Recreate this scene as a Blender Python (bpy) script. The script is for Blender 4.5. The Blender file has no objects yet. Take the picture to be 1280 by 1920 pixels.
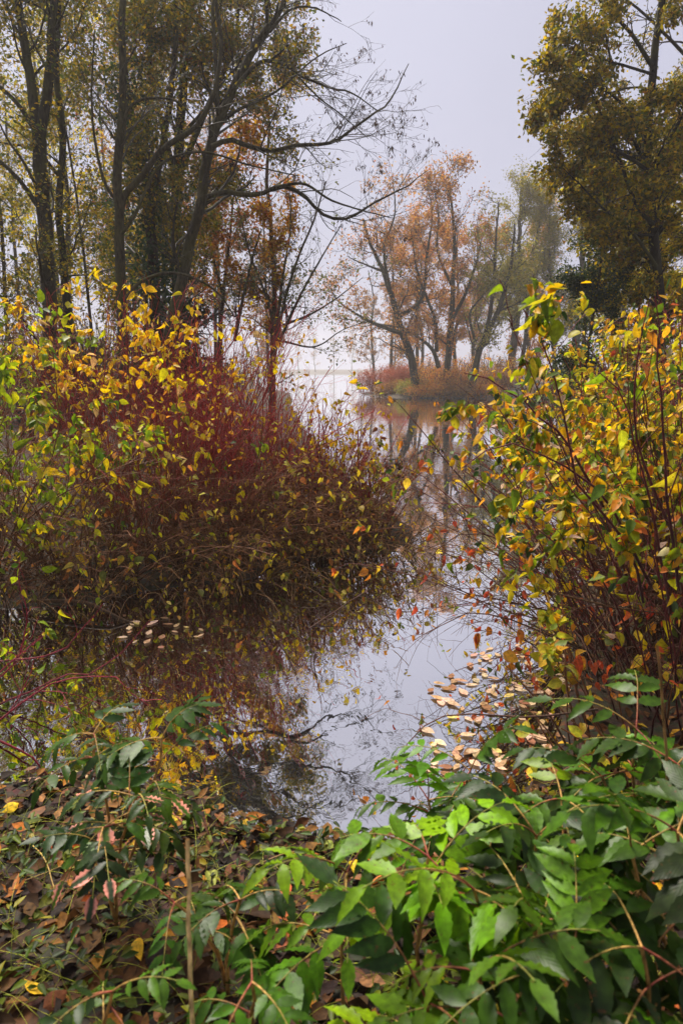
import bpy, math
import numpy as np
from mathutils import Matrix, Vector

# ------------------------------------------------------------------ camera, sky, sun, exposure
sc = bpy.context.scene
COL = sc.collection
CAM_H, PITCH, F = 1.9, math.radians(11.9), 1280.0      # F: focal length in photo pixels
cam_d = bpy.data.cameras.new('camera'); cam = bpy.data.objects.new('camera', cam_d); COL.objects.link(cam)
cam.location = (0, 0, CAM_H); cam.rotation_euler = (math.radians(90) - PITCH, 0, 0)
cam_d.sensor_fit = 'VERTICAL'; cam_d.sensor_height = 36; cam_d.sensor_width = 24; cam_d.lens = 24
cam_d.clip_start = 0.05; cam_d.clip_end = 1000
cam_d.dof.use_dof = True; cam_d.dof.focus_distance = 5.0; cam_d.dof.aperture_fstop = 4.0
sc.camera = cam

SUN_EL, SUN_AZ = math.radians(54), math.radians(-35)  # azimuth clockwise from +Y (ahead, to the left)
w = bpy.data.worlds.new('World'); sc.world = w; w.use_nodes = True
nt = w.node_tree; nt.nodes.clear()
sky = nt.nodes.new('ShaderNodeTexSky'); sky.sky_type = 'NISHITA'; sky.sun_disc = False
sky.sun_elevation = SUN_EL; sky.sun_rotation = SUN_AZ; sky.air_density = 1.0; sky.dust_density = 6.0; sky.ozone_density = 1.0
hs = nt.nodes.new('ShaderNodeHueSaturation'); hs.inputs['Saturation'].default_value = 0.3
mx = nt.nodes.new('ShaderNodeMixRGB'); mx.inputs[0].default_value = 0.85
mx.inputs[2].default_value = (3.6, 3.6, 4.6, 1)         # even cloud deck, pale lavender grey
bg = nt.nodes.new('ShaderNodeBackground'); bg.inputs[1].default_value = 0.10
out = nt.nodes.new('ShaderNodeOutputWorld')
nt.links.new(sky.outputs[0], hs.inputs['Color']); nt.links.new(hs.outputs[0], mx.inputs[1])
wn = nt.nodes.new('ShaderNodeTexNoise'); wn.inputs['Scale'].default_value = 1.6; wn.inputs['Detail'].default_value = 4     # faint cloud structure
wm = nt.nodes.new('ShaderNodeMapRange'); wm.inputs[1].default_value = .3; wm.inputs[2].default_value = .7; wm.inputs[3].default_value = .93; wm.inputs[4].default_value = 1.07
wc = nt.nodes.new('ShaderNodeTexCoord'); nt.links.new(wc.outputs['Generated'], wn.inputs['Vector']); nt.links.new(wn.outputs[0], wm.inputs[0])
wx = nt.nodes.new('ShaderNodeMixRGB'); wx.blend_type = 'MULTIPLY'; wx.inputs[0].default_value = 1
nt.links.new(mx.outputs[0], wx.inputs[1]); nt.links.new(wm.outputs[0], wx.inputs[2]); nt.links.new(wx.outputs[0], bg.inputs[0]); nt.links.new(bg.outputs[0], out.inputs[0])

sd = bpy.data.lights.new('sun', 'SUN'); sd.energy = 5.0; sd.angle = math.radians(24); sd.color = (1, 0.93, 0.82)
sun = bpy.data.objects.new('sun', sd); COL.objects.link(sun)
sdir = Vector((math.sin(SUN_AZ) * math.cos(SUN_EL), math.cos(SUN_AZ) * math.cos(SUN_EL), math.sin(SUN_EL)))
sun.rotation_euler = sdir.to_track_quat('Z', 'Y').to_euler(); sun.location = (0, 0, 30)

vs = sc.view_settings; vs.view_transform = 'Standard'; vs.look = 'None'; vs.exposure = 0.62; vs.gamma = 1.0
sc.cycles.use_denoising = True
sc.cycles.max_bounces = 6; sc.cycles.diffuse_bounces = 2; sc.cycles.glossy_bounces = 2
sc.cycles.transmission_bounces = 3; sc.cycles.volume_bounces = 2; sc.cycles.transparent_max_bounces = 6
sc.cycles.caustics_reflective = False; sc.cycles.caustics_refractive = False
sc.cycles.sample_clamp_indirect = 4.0

# ------------------------------------------------------------------ helpers
rng = np.random.default_rng(11)
def U(a, b, n=None): return rng.uniform(a, b, n)
def nrm(v): return v / np.maximum(np.linalg.norm(v, axis=-1, keepdims=True), 1e-9)
def lin(c):
    c = np.asarray(c, float) / 255.0
    return np.where(c <= 0.04045, c / 12.92, ((c + 0.055) / 1.055) ** 2.4)
cp, sp = math.cos(PITCH), math.sin(PITCH)
def px(x, y, Y):
    """photo pixel + distance ahead of the camera -> world point"""
    a, b = (x - 640) / F, (960 - y) / F
    d = np.array([a, cp + b * sp, -sp + b * cp]); return np.array([0, 0, CAM_H]) + d * (Y / d[1])
def pxz(x, y, z):
    """photo pixel on the level z"""
    a, b = (x - 640) / F, (960 - y) / F
    d = np.array([a, cp + b * sp, -sp + b * cp]); return np.array([0, 0, CAM_H]) + d * ((z - CAM_H) / d[2])

POND = np.array([(-8,3.5),(-2.5,2.95),(-1.2,2.75),(-.4,2.55),(.4,2.5),(.75,2.55),(1.0,2.9),(1.3,3.6),(1.7,4.5),(2.3,6),(3.2,9),(5,14),
 (6.8,20),(8.6,28),(10.5,36),(10,41),(8.8,43.5),(6,44),(4,45),(2.2,48),(1.2,52),(2.5,58),(3,70),(7,130),(18,262),(-40,262),(-16,130),(-9,75),(-4,55),
 (-2.5,35),(-1,20),(0,12),(.75,9),(.8,7.6),(.45,7.0),(-.4,6.5),(-1.3,5.9),(-2.2,5.45),(-4,5.0),(-8,4.6)])
def pond_dist(x, y):
    """distance to the shoreline, negative inside the pond"""
    p = np.stack([np.asarray(x, float).ravel(), np.asarray(y, float).ravel()], 1)
    wob = 0.06 * np.sin(p[:, 0] * 3.1 + p[:, 1] * 1.7) + 0.05 * np.sin(p[:, 1] * 4.3 - p[:, 0] * 2.2)
    best = np.full(len(p), 1e9); inside = np.zeros(len(p), bool)
    for i in range(len(POND)):
        a, b = POND[i], POND[(i + 1) % len(POND)]
        ab = b - a; t = np.clip(((p - a) @ ab) / (ab @ ab), 0, 1)
        best = np.minimum(best, np.linalg.norm(p - a - t[:, None] * ab, axis=1))
        c = ((a[1] > p[:, 1]) != (b[1] > p[:, 1]))
        xx = a[0] + (p[:, 1] - a[1]) * (b[0] - a[0]) / (b[1] - a[1] + 1e-12)
        inside ^= c & (p[:, 0] < xx)
    return np.where(inside, -best, best) + wob
def ground_z(x, y):
    d = pond_dist(x, y); x = np.asarray(x, float).ravel(); y = np.asarray(y, float).ravel()
    s = np.clip(d / 2.6, 0, 1); s = s * s * (3 - 2 * s)
    zo = 0.03 + 0.40 * s + 0.02 * np.clip(d - 3, 0, 40) + np.clip(d, 0, 1) * (0.03 * np.sin(x * 2.3 + y) + 0.025 * np.sin(y * 3.7 - x * 1.3))
    zi = 0.03 - 0.42 * (1 - np.exp(d / 0.7))
    return np.where(d > 0, zo, zi)
def gz(x, y): return float(ground_z(x, y)[0])

# ---- materials
def newmat(name):
    m = bpy.data.materials.new(name); m.use_nodes = True; m.node_tree.nodes.clear()
    return m, m.node_tree.nodes, m.node_tree.links
def leaf_mat(name, source='object', trans=0.42, rough=0.42, edge=None, vein=0.35, mott=0.35, gloss=0.35):
    m, N, L = newmat(name)
    o = N.new('ShaderNodeOutputMaterial')
    if source == 'object':
        ci = N.new('ShaderNodeObjectInfo'); c = ci.outputs['Color']
    else:
        ci = N.new('ShaderNodeAttribute'); ci.attribute_name = 'Col'; c = ci.outputs['Color']
    tc = N.new('ShaderNodeTexCoord'); nz = N.new('ShaderNodeTexNoise'); nz.inputs['Scale'].default_value = 55; nz.inputs['Detail'].default_value = 3
    geo = N.new('ShaderNodeNewGeometry'); L.new(geo.outputs['Position'], nz.inputs['Vector'])
    mr = N.new('ShaderNodeMapRange'); mr.inputs[1].default_value = .3; mr.inputs[2].default_value = .7
    mr.inputs[3].default_value = 1 - mott; mr.inputs[4].default_value = 1 + mott * .5
    L.new(nz.outputs[0], mr.inputs[0])
    mu = N.new('ShaderNodeMixRGB'); mu.blend_type = 'MULTIPLY'; mu.inputs[0].default_value = 1
    L.new(c, mu.inputs[1]); L.new(mr.outputs[0], mu.inputs[2]); c = mu.outputs[0]
    bump_h = nz.outputs[0]
    sp_ = N.new('ShaderNodeTexNoise'); sp_.inputs['Scale'].default_value = 95; sp_.inputs['Detail'].default_value = 2; L.new(geo.outputs['Position'], sp_.inputs['Vector'])
    sr = N.new('ShaderNodeMapRange'); sr.inputs[1].default_value = .66; sr.inputs[2].default_value = .72; sr.inputs[4].default_value = .75; L.new(sp_.outputs[0], sr.inputs[0])
    sm = N.new('ShaderNodeMixRGB'); sm.inputs[2].default_value = (*lin((84, 52, 24)), 1); L.new(sr.outputs[0], sm.inputs[0]); L.new(c, sm.inputs[1]); c = sm.outputs[0]
    if source == 'object':
        uv = N.new('ShaderNodeSeparateXYZ'); L.new(tc.outputs['UV'], uv.inputs[0])
        ab = N.new('ShaderNodeMath'); ab.operation = 'SUBTRACT'; ab.inputs[1].default_value = .5; L.new(uv.outputs[0], ab.inputs[0])
        aa = N.new('ShaderNodeMath'); aa.operation = 'ABSOLUTE'; L.new(ab.outputs[0], aa.inputs[0])
        # midrib + side veins running up and outwards
        ph = N.new('ShaderNodeMath'); ph.operation = 'MULTIPLY_ADD'; ph.inputs[1].default_value = -1.0; L.new(aa.outputs[0], ph.inputs[0]); L.new(uv.outputs[1], ph.inputs[2])
        sn = N.new('ShaderNodeMath'); sn.operation = 'MULTIPLY'; sn.inputs[1].default_value = 44; L.new(ph.outputs[0], sn.inputs[0])
        s2 = N.new('ShaderNodeMath'); s2.operation = 'SINE'; L.new(sn.outputs[0], s2.inputs[0])
        v1 = N.new('ShaderNodeMapRange'); v1.inputs[1].default_value = .82; v1.inputs[2].default_value = 1; L.new(s2.outputs[0], v1.inputs[0])
        v2 = N.new('ShaderNodeMapRange'); v2.inputs[1].default_value = .045; v2.inputs[2].default_value = .015; L.new(aa.outputs[0], v2.inputs[0])
        mxm = N.new('ShaderNodeMath'); mxm.operation = 'MAXIMUM'; L.new(v1.outputs[0], mxm.inputs[0]); L.new(v2.outputs[0], mxm.inputs[1])
        vf = N.new('ShaderNodeMath'); vf.operation = 'MULTIPLY'; vf.inputs[1].default_value = vein; L.new(mxm.outputs[0], vf.inputs[0])
        br = N.new('ShaderNodeMixRGB'); br.blend_type = 'ADD'; br.inputs[0].default_value = .5; L.new(c, br.inputs[1]); L.new(c, br.inputs[2])
        mv = N.new('ShaderNodeMixRGB'); L.new(vf.outputs[0], mv.inputs[0]); L.new(c, mv.inputs[1]); L.new(br.outputs[0], mv.inputs[2]); c = mv.outputs[0]
        bump_h = s2.outputs[0]
        if edge is not None:
            e1 = N.new('ShaderNodeMath'); e1.operation = 'MULTIPLY_ADD'; e1.inputs[1].default_value = .35; L.new(nz.outputs[0], e1.inputs[0]); L.new(aa.outputs[0], e1.inputs[2])
            er = N.new('ShaderNodeMapRange'); er.inputs[1].default_value = edge[0]; er.inputs[2].default_value = edge[1]; L.new(e1.outputs[0], er.inputs[0])
            me = N.new('ShaderNodeMixRGB'); me.inputs[2].default_value = (*lin(edge[2]), 1); L.new(er.outputs[0], me.inputs[0]); L.new(c, me.inputs[1]); c = me.outputs[0]
    bs = N.new('ShaderNodeBsdfPrincipled'); bs.inputs['Roughness'].default_value = rough; bs.inputs['Specular IOR Level'].default_value = gloss
    L.new(c, bs.inputs['Base Color'])
    bp = N.new('ShaderNodeBump'); bp.inputs['Strength'].default_value = .06; bp.inputs['Distance'].default_value = .002
    L.new(bump_h, bp.inputs['Height']); L.new(bp.outputs[0], bs.inputs['Normal'])
    tr = N.new('ShaderNodeBsdfTranslucent'); L.new(c, tr.inputs[0])
    ms = N.new('ShaderNodeMixShader'); ms.inputs[0].default_value = trans
    L.new(bs.outputs[0], ms.inputs[1]); L.new(tr.outputs[0], ms.inputs[2]); L.new(ms.outputs[0], o.inputs[0])
    return m
def bark_mat(name, rough=.85, scale=30, bump=.5):
    m, N, L = newmat(name)
    o = N.new('ShaderNodeOutputMaterial'); bs = N.new('ShaderNodeBsdfPrincipled'); bs.inputs['Roughness'].default_value = rough
    bs.inputs['Specular IOR Level'].default_value = .25
    at = N.new('ShaderNodeAttribute'); at.attribute_name = 'Col'
    g = N.new('ShaderNodeNewGeometry'); mp = N.new('ShaderNodeMapping'); mp.inputs['Scale'].default_value = (1, 1, .35)
    L.new(g.outputs['Position'], mp.inputs[0])
    nz = N.new('ShaderNodeTexNoise'); nz.inputs['Scale'].default_value = scale; nz.inputs['Detail'].default_value = 5; L.new(mp.outputs[0], nz.inputs['Vector'])
    mr = N.new('ShaderNodeMapRange'); mr.inputs[1].default_value = .3; mr.inputs[2].default_value = .7; mr.inputs[3].default_value = .35; mr.inputs[4].default_value = 1.55
    L.new(nz.outputs[0], mr.inputs[0])
    mu = N.new('ShaderNodeMixRGB'); mu.blend_type = 'MULTIPLY'; mu.inputs[0].default_value = 1; L.new(at.outputs['Color'], mu.inputs[1]); L.new(mr.outputs[0], mu.inputs[2])
    # mossy patches
    n2 = N.new('ShaderNodeTexNoise'); n2.inputs['Scale'].default_value = 2.2; n2.inputs['Detail'].default_value = 4; L.new(g.outputs['Position'], n2.inputs['Vector'])
    m2 = N.new('ShaderNodeMapRange'); m2.inputs[1].default_value = .48; m2.inputs[2].default_value = .68; m2.inputs[4].default_value = .55; L.new(n2.outputs[0], m2.inputs[0])
    mo = N.new('ShaderNodeMixRGB'); mo.inputs[2].default_value = (*lin((84, 82, 40)), 1)
    if scale < 60: L.new(m2.outputs[0], mo.inputs[0])
    else: mo.inputs[0].default_value = 0
    L.new(mu.outputs[0], mo.inputs[1]); L.new(mo.outputs[0], bs.inputs['Base Color'])
    bp = N.new('ShaderNodeBump'); bp.inputs['Strength'].default_value = bump; bp.inputs['Distance'].default_value = .04; L.new(nz.outputs[0], bp.inputs['Height']); L.new(bp.outputs[0], bs.inputs['Normal'])
    L.new(bs.outputs[0], o.inputs[0]); return m
M_BARK = bark_mat('bark'); M_TWIG = bark_mat('twig_bark', rough=.6, scale=90, bump=.15)
M_CROWN = leaf_mat('crown_leaves', 'attr', trans=.55, rough=.5, mott=.25)
M_TREE = leaf_mat('tree_leaves', 'attr', trans=.45, rough=.55, mott=.25)
M_LEAF = leaf_mat('shrub_leaf', trans=.58, rough=.45, mott=.4)
M_MAHO = leaf_mat('evergreen_leaflet', trans=.3, rough=.4, gloss=.22, vein=.3, mott=.4)
M_MAHOE = leaf_mat('scorched_leaflet', trans=.25, rough=.35, edge=(.33, .5, (232, 150, 128)), vein=.3)
M_SPOT = leaf_mat('rimmed_leaf', trans=.4, rough=.45, edge=(.5, .68, (196, 110, 40)), vein=.3, mott=.45)
M_DEAD = leaf_mat('fallen_leaf', trans=.15, gloss=.2, rough=.6, mott=.5, vein=.4)
M_LITTER = leaf_mat('litter_leaves', 'attr', trans=.12, gloss=.15, rough=.7, mott=.5)

# ---- mesh building
class G:
    """collects vertices, faces and a colour per vertex; becomes ONE mesh object"""
    def __init__(s): s.v, s.f, s.c, s.n = [], [], [], 0
    def add(s, v, f, c):
        v = np.asarray(v, float).reshape(-1, 3); c = np.asarray(c, float)
        if c.ndim == 1: c = np.broadcast_to(c, (len(v), 3))
        s.v.append(v); s.c.append(c.reshape(-1, 3)); s.f.append(np.asarray(f) + s.n); s.n += len(v)
    def mesh(s, name, mat, org=(0, 0, 0), smooth=True):
        v = np.concatenate(s.v) - np.asarray(org); c = np.concatenate(s.c)
        li = np.concatenate([f.ravel() for f in s.f]).astype(np.int32)
        lt = np.concatenate([np.full(len(f), f.shape[1], np.int32) for f in s.f]); ls = np.concatenate([[0], np.cumsum(lt)[:-1]]).astype(np.int32)
        me = bpy.data.meshes.new(name)
        me.vertices.add(len(v)); me.vertices.foreach_set('co', v.astype(np.float32).ravel())
        me.loops.add(len(li)); me.loops.foreach_set('vertex_index', li)
        me.polygons.add(len(lt)); me.polygons.foreach_set('loop_start', ls); me.polygons.foreach_set('loop_total', lt)
        if smooth: me.polygons.foreach_set('use_smooth', np.ones(len(lt), bool))
        me.update(calc_edges=True)
        a = me.color_attributes.new('Col', 'FLOAT_COLOR', 'POINT')
        a.data.foreach_set('color', np.concatenate([c, np.ones((len(c), 1))], 1).astype(np.float32).ravel())
        me.materials.append(mat); return me

WORLD = {}
def link(o, parent=None, at=(0, 0, 0)):
    at = np.asarray(at, float); COL.objects.link(o)
    if parent is None: o.location = at
    else: o.parent = parent; o.location = at - WORLD[parent.name]
    WORLD[o.name] = at; return o
def thing(name, label, cat, at, group=None):
    o = bpy.data.objects.new(name, None); o.empty_display_size = .2; link(o, None, at)
    return tag(o, label, cat, group)
def tag(o, label=None, cat=None, group=None, kind=None):
    if label: o['label'] = label
    if cat: o['category'] = cat
    if group: o['group'] = group
    if kind: o['kind'] = kind
    return o
def part(name, g, mat, parent, kind=None, smooth=True, at=None):
    if g.n == 0: return None
    at = WORLD[parent.name] if at is None else np.asarray(at, float)
    o = bpy.data.objects.new(name, g.mesh(name, mat, at, smooth)); link(o, parent, at)
    if kind: o['kind'] = kind
    return o

def tubes(g, P, R, sides, col0, col1=None, jit=.12):
    """P (T,n,3) centre lines, R (T,n) radii; colour runs from col0 at the base to col1 at the tip"""
    T, n, _ = P.shape
    if T == 0: return
    tan = np.empty_like(P); tan[:, 1:-1] = P[:, 2:] - P[:, :-2]; tan[:, 0] = P[:, 1] - P[:, 0]; tan[:, -1] = P[:, -1] - P[:, -2]
    tan = nrm(tan); ax = P[:, -1] - P[:, 0]
    ref = np.zeros((T, 1, 3)); ref[np.arange(T), 0, np.argmin(np.abs(ax), 1)] = 1
    u = nrm(np.cross(tan, np.broadcast_to(ref, P.shape))); v = np.cross(tan, u)
    th = np.arange(sides) * 2 * math.pi / sides
    V = P[:, :, None] + R[:, :, None, None] * (np.cos(th)[:, None] * u[:, :, None] + np.sin(th)[:, None] * v[:, :, None])
    base = (np.arange(T)[:, None, None] * n + np.arange(n - 1)[None, :, None]) * sides; k = np.arange(sides)[None, None]; k2 = (k + 1) % sides
    f = np.stack([base + k, base + k2, base + sides + k2, base + sides + k], -1).reshape(-1, 4)
    col0 = np.asarray(col0, float); col1 = col0 if col1 is None else np.asarray(col1, float)
    t = np.linspace(0, 1, n)[None, :, None]
    c = col0 * (1 - t) + col1 * t; c = np.broadcast_to(c, (T, n, 3)) * (1 + U(-jit, jit, (T, 1, 1)) * 1.6)
    g.add(V, f, np.repeat(c[:, :, None], sides, 2))

def spline(pts, n, wob=0.0):
    pts = np.asarray(pts, float)
    q = np.concatenate([[2 * pts[0] - pts[1]], pts, [2 * pts[-1] - pts[-2]]])
    seg = np.linalg.norm(np.diff(pts, axis=0), axis=1); cum = np.concatenate([[0], np.cumsum(seg)])
    o = []
    for s in np.linspace(0, cum[-1], n):
        i = min(np.searchsorted(cum, s, 'right') - 1, len(pts) - 2); t = (s - cum[i]) / max(seg[i], 1e-9)
        a, b, c, d = q[i:i + 4]
        o.append(.5 * (2 * b + (c - a) * t + (2 * a - 5 * b + 4 * c - d) * t * t + (3 * b - a - 3 * c + d) * t ** 3))
    o = np.array(o)
    if wob: o[1:] += rng.normal(0, wob, (n - 1, 3)) * np.linspace(.3, 1, n - 1)[:, None]
    return o

def lens(P): return np.linalg.norm(np.diff(P, axis=1), axis=2).sum(1)
def grow(P, R, dens, t=(.3, 1), ang=(30, 60), L=(.5, 1), n=5, wob=.2, trop=0.0, rr=.55, rmin=.0012, tip=.35, fall=.5, late=0.0, bias=None, k=None):
    """side shoots on the centre lines P; dens per metre; late: droop added along the shoot"""
    T = len(P); cnt = rng.poisson(lens(P) * dens * (t[1] - t[0])) if k is None else np.full(T, k)
    idx = np.repeat(np.arange(T), cnt); C = len(idx)
    if C == 0: return np.zeros((0, n, 3)), np.zeros((0, n))
    m = P.shape[1]; tt = U(t[0], t[1], C); s = tt * (m - 1); i = np.minimum(s.astype(int), m - 2); fr = (s - i)[:, None]
    p = P[idx, i] * (1 - fr) + P[idx, i + 1] * fr; r0 = R[idx, i] * (1 - fr[:, 0]) + R[idx, i + 1] * fr[:, 0]
    d0 = nrm(P[idx, i + 1] - P[idx, i]); pr = rng.normal(size=(C, 3))
    if bias is not None: pr = pr + np.asarray(bias)
    pr = nrm(pr - (pr * d0).sum(1, keepdims=True) * d0)
    a = np.radians(U(ang[0], ang[1], C))[:, None]; d = np.cos(a) * d0 + np.sin(a) * pr
    ln = U(L[0], L[1], C) * (1 - fall * tt); st = (ln / (n - 1))[:, None]
    out = np.empty((C, n, 3)); out[:, 0] = p
    for j in range(1, n):
        d = d + rng.normal(0, wob, (C, 3)); d[:, 2] += trop - late * j / n; d = nrm(d); out[:, j] = out[:, j - 1] + d * st
    r = np.maximum(np.minimum(r0 * rr, r0 * .9), rmin); r = r[:, None] * np.linspace(1, tip, n)[None]
    return out, np.maximum(r, rmin * .6)

def pick(pal, n, jit=.14):
    """n colours from a palette [(rgb, weight), ...]"""
    c = np.array([lin(p[0]) for p in pal]); wt = np.array([p[1] for p in pal], float); i = rng.choice(len(pal), n, p=wt / wt.sum())
    return np.clip(c[i] * (1 + rng.normal(0, jit, (n, 1))) * (1 + rng.normal(0, .06, (n, 3))), .004, .95)
def leafcloud(g, pos, ax, nor, ln, wd, col, fold=.25, six=False):
    N = len(pos); ax = nrm(ax); nor = nrm(nor - (nor * ax).sum(1, keepdims=True) * ax); sd = np.cross(ax, nor)
    ln = np.broadcast_to(np.asarray(ln, float), (N,))[:, None]; wd = np.broadcast_to(np.asarray(wd, float), (N,))[:, None]
    up = nor * wd * fold
    if six:
        curl = nor * ln * U(-.25, .1, (N, 1))
        V = np.stack([pos, pos + ax * ln * .3 + sd * wd * .5 + up, pos + ax * ln * .68 + sd * wd * .38 + up * .7 + curl * .4, pos + ax * ln + curl,
                      pos + ax * ln * .68 - sd * wd * .38 + up * .7 + curl * .4, pos + ax * ln * .3 - sd * wd * .5 + up], 1)
        b = np.arange(N)[:, None] * 6; f = np.concatenate([b + [0, 1, 2, 3], b + [0, 3, 4, 5]]); m = 6
    else:
        V = np.stack([pos, pos + ax * ln * .45 + sd * wd * .5 + up, pos + ax * ln, pos + ax * ln * .45 - sd * wd * .5 + up], 1)
        b = np.arange(N)[:, None] * 4; f = np.concatenate([b + [0, 1, 2], b + [0, 2, 3]]); m = 4
    g.add(V, f, np.repeat(col[:, None], m, 1))
def on_twigs(P, n, t=(.2, 1), clump=1.0, jit=.03, keep=None):
    """n points on the shoots, gathered on some shoots more than on others"""
    wt = rng.random(len(P)) ** (1 + 3 * clump) + .02
    if keep is not None: wt = wt * np.maximum(keep(P[:, -1]), 0)
    if wt.sum() <= 0: return np.zeros((0, 3)), np.zeros((0, 3))
    n = min(n, int((wt > 0).sum())) if clump < .3 else n
    i = rng.choice(len(P), n, p=wt / wt.sum(), replace=clump >= .3); m = P.shape[1]; s = U(t[0], t[1], n) * (m - 1); k = np.minimum(s.astype(int), m - 2); fr = (s - k)[:, None]
    p = P[i, k] * (1 - fr) + P[i, k + 1] * fr; return p + rng.normal(0, jit, (n, 3)), nrm(P[i, k + 1] - P[i, k])

# ------------------------------------------------------------------ ground, pond bed, water, haze
def graded(a, b, c0, c1, fine, grow_):
    v = list(np.arange(c0, c1, fine)); s = fine; x = c0
    while x > a: s *= grow_; x -= s; v.insert(0, x)
    s = fine; x = v[-1]
    while x < b: s *= grow_; x += s; v.append(x)
    return np.array(v)
gx = graded(-170, 170, -3.0, 3.2, .08, 1.1); gy = graded(-60, 330, .6, 8.0, .08, 1.09)
XX, YY = np.meshgrid(gx, gy); ZZ = ground_z(XX, YY).reshape(XX.shape)
near = (np.abs(XX) < 4) & (YY < 9); ZZ = ZZ + np.where(near, rng.normal(0, .008, ZZ.shape), 0)
g = G(); nx, ny = len(gx), len(gy); ii = (np.arange(ny - 1)[:, None] * nx + np.arange(nx - 1)).ravel()
g.add(np.stack([XX, YY, ZZ], -1), np.stack([ii, ii + 1, ii + nx + 1, ii + nx], 1), (.1, .1, .1))
m, N, L = newmat('soil'); o = N.new('ShaderNodeOutputMaterial'); bs = N.new('ShaderNodeBsdfPrincipled'); bs.inputs['Roughness'].default_value = .9
geo = N.new('ShaderNodeNewGeometry'); n1 = N.new('ShaderNodeTexNoise'); n1.inputs['Scale'].default_value = 9; n1.inputs['Detail'].default_value = 8
n2 = N.new('ShaderNodeTexVoronoi'); n2.inputs['Scale'].default_value = 26
L.new(geo.outputs['Position'], n1.inputs['Vector']); L.new(geo.outputs['Position'], n2.inputs['Vector'])
cr = N.new('ShaderNodeValToRGB'); e = cr.color_ramp.elements; e[0].position = .3; e[0].color = (*lin((38, 28, 18)), 1); e[1].position = .72; e[1].color = (*lin((98, 66, 34)), 1)
e2 = e.new(.52); e2.color = (*lin((62, 46, 26)), 1); L.new(n1.outputs[0], cr.inputs[0])
mu = N.new('ShaderNodeMixRGB'); mu.blend_type = 'OVERLAY'; mu.inputs[0].default_value = .5; L.new(cr.outputs[0], mu.inputs[1]); L.new(n2.outputs['Color'], mu.inputs[2])
hs2 = N.new('ShaderNodeHueSaturation'); hs2.inputs['Saturation'].default_value = 1.0; hs2.inputs['Value'].default_value = .7; L.new(mu.outputs[0], hs2.inputs['Color']); L.new(hs2.outputs[0], bs.inputs['Base Color'])
bp = N.new('ShaderNodeBump'); bp.inputs['Strength'].default_value = .8; bp.inputs['Distance'].default_value = .03; L.new(n1.outputs[0], bp.inputs['Height']); L.new(bp.outputs[0], bs.inputs['Normal'])
L.new(bs.outputs[0], o.inputs[0])
gr = bpy.data.objects.new('ground', g.mesh('ground', m)); link(gr); gr['kind'] = 'structure'

m, N, L = newmat('pond_water'); o = N.new('ShaderNodeOutputMaterial')
geo = N.new('ShaderNodeNewGeometry'); mp = N.new('ShaderNodeMapping'); mp.inputs['Scale'].default_value = (1, .55, 1); L.new(geo.outputs['Position'], mp.inputs[0])
n1 = N.new('ShaderNodeTexNoise'); n1.inputs['Scale'].default_value = 5.5; n1.inputs['Detail'].default_value = 3; n1.inputs['Distortion'].default_value = .8; L.new(mp.outputs[0], n1.inputs['Vector'])
n3 = N.new('ShaderNodeTexNoise'); n3.inputs['Scale'].default_value = .9; n3.inputs['Detail'].default_value = 2; L.new(geo.outputs['Position'], n3.inputs['Vector'])
mr = N.new('ShaderNodeMapRange'); mr.inputs[1].default_value = .42; mr.inputs[2].default_value = .66; mr.inputs[3].default_value = .08; L.new(n3.outputs[0], mr.inputs[0])
mm = N.new('ShaderNodeMath'); mm.operation = 'MULTIPLY'; L.new(n1.outputs[0], mm.inputs[0]); L.new(mr.outputs[0], mm.inputs[1])
bp = N.new('ShaderNodeBump'); bp.inputs['Strength'].default_value = .14; bp.inputs['Distance'].default_value = .02; L.new(mm.outputs[0], bp.inputs['Height'])
gl = N.new('ShaderNodeBsdfGlossy'); gl.inputs['Roughness'].default_value = .015; gl.inputs['Color'].default_value = (.98, .98, .98, 1); L.new(bp.outputs[0], gl.inputs['Normal'])
tr = N.new('ShaderNodeBsdfTransparent'); tr.inputs[0].default_value = (.08, .055, .025, 1)
lw = N.new('ShaderNodeFresnel'); lw.inputs['IOR'].default_value = 1.6; L.new(bp.outputs[0], lw.inputs['Normal'])
fr = N.new('ShaderNodeMapRange'); fr.inputs[1].default_value = .03; fr.inputs[2].default_value = .25; fr.inputs[3].default_value = .58; fr.inputs[4].default_value = 1.0; L.new(lw.outputs[0], fr.inputs[0])
ms = N.new('ShaderNodeMixShader'); L.new(fr.outputs[0], ms.inputs[0]); L.new(tr.outputs[0], ms.inputs[1]); L.new(gl.outputs[0], ms.inputs[2]); L.new(ms.outputs[0], o.inputs[0])
g = G(); g.add([(-44, 2.0, 0), (22, 2.0, 0), (22, 266, 0), (-44, 266, 0)], [[0, 1, 2, 3]], (.1, .1, .1))
wt = bpy.data.objects.new('water', g.mesh('water', m)); link(wt); wt['kind'] = 'structure'

HX, HY0, HY1, HZ = 190, -68, 372, 19.5
g = G(); g.add([(x, y, z) for z in (-1.6, HZ) for y in (HY0, HY1) for x in (-HX, HX)], [[0, 2, 3, 1], [4, 5, 7, 6], [0, 1, 5, 4], [2, 6, 7, 3], [0, 4, 6, 2], [1, 3, 7, 5]], (1, 1, 1))
m, N, L = newmat('haze'); o = N.new('ShaderNodeOutputMaterial'); pv = N.new('ShaderNodeVolumePrincipled')
pv.inputs['Color'].default_value = (1, .98, .965, 1); pv.inputs['Density'].default_value = .0012; pv.inputs['Anisotropy'].default_value = .45
L.new(pv.outputs[0], o.inputs['Volume'])
hz = bpy.data.objects.new('haze', g.mesh('haze', m, smooth=False)); link(hz); tag(hz, 'pale autumn mist over the pond and far trees', 'haze', kind='stuff')

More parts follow.
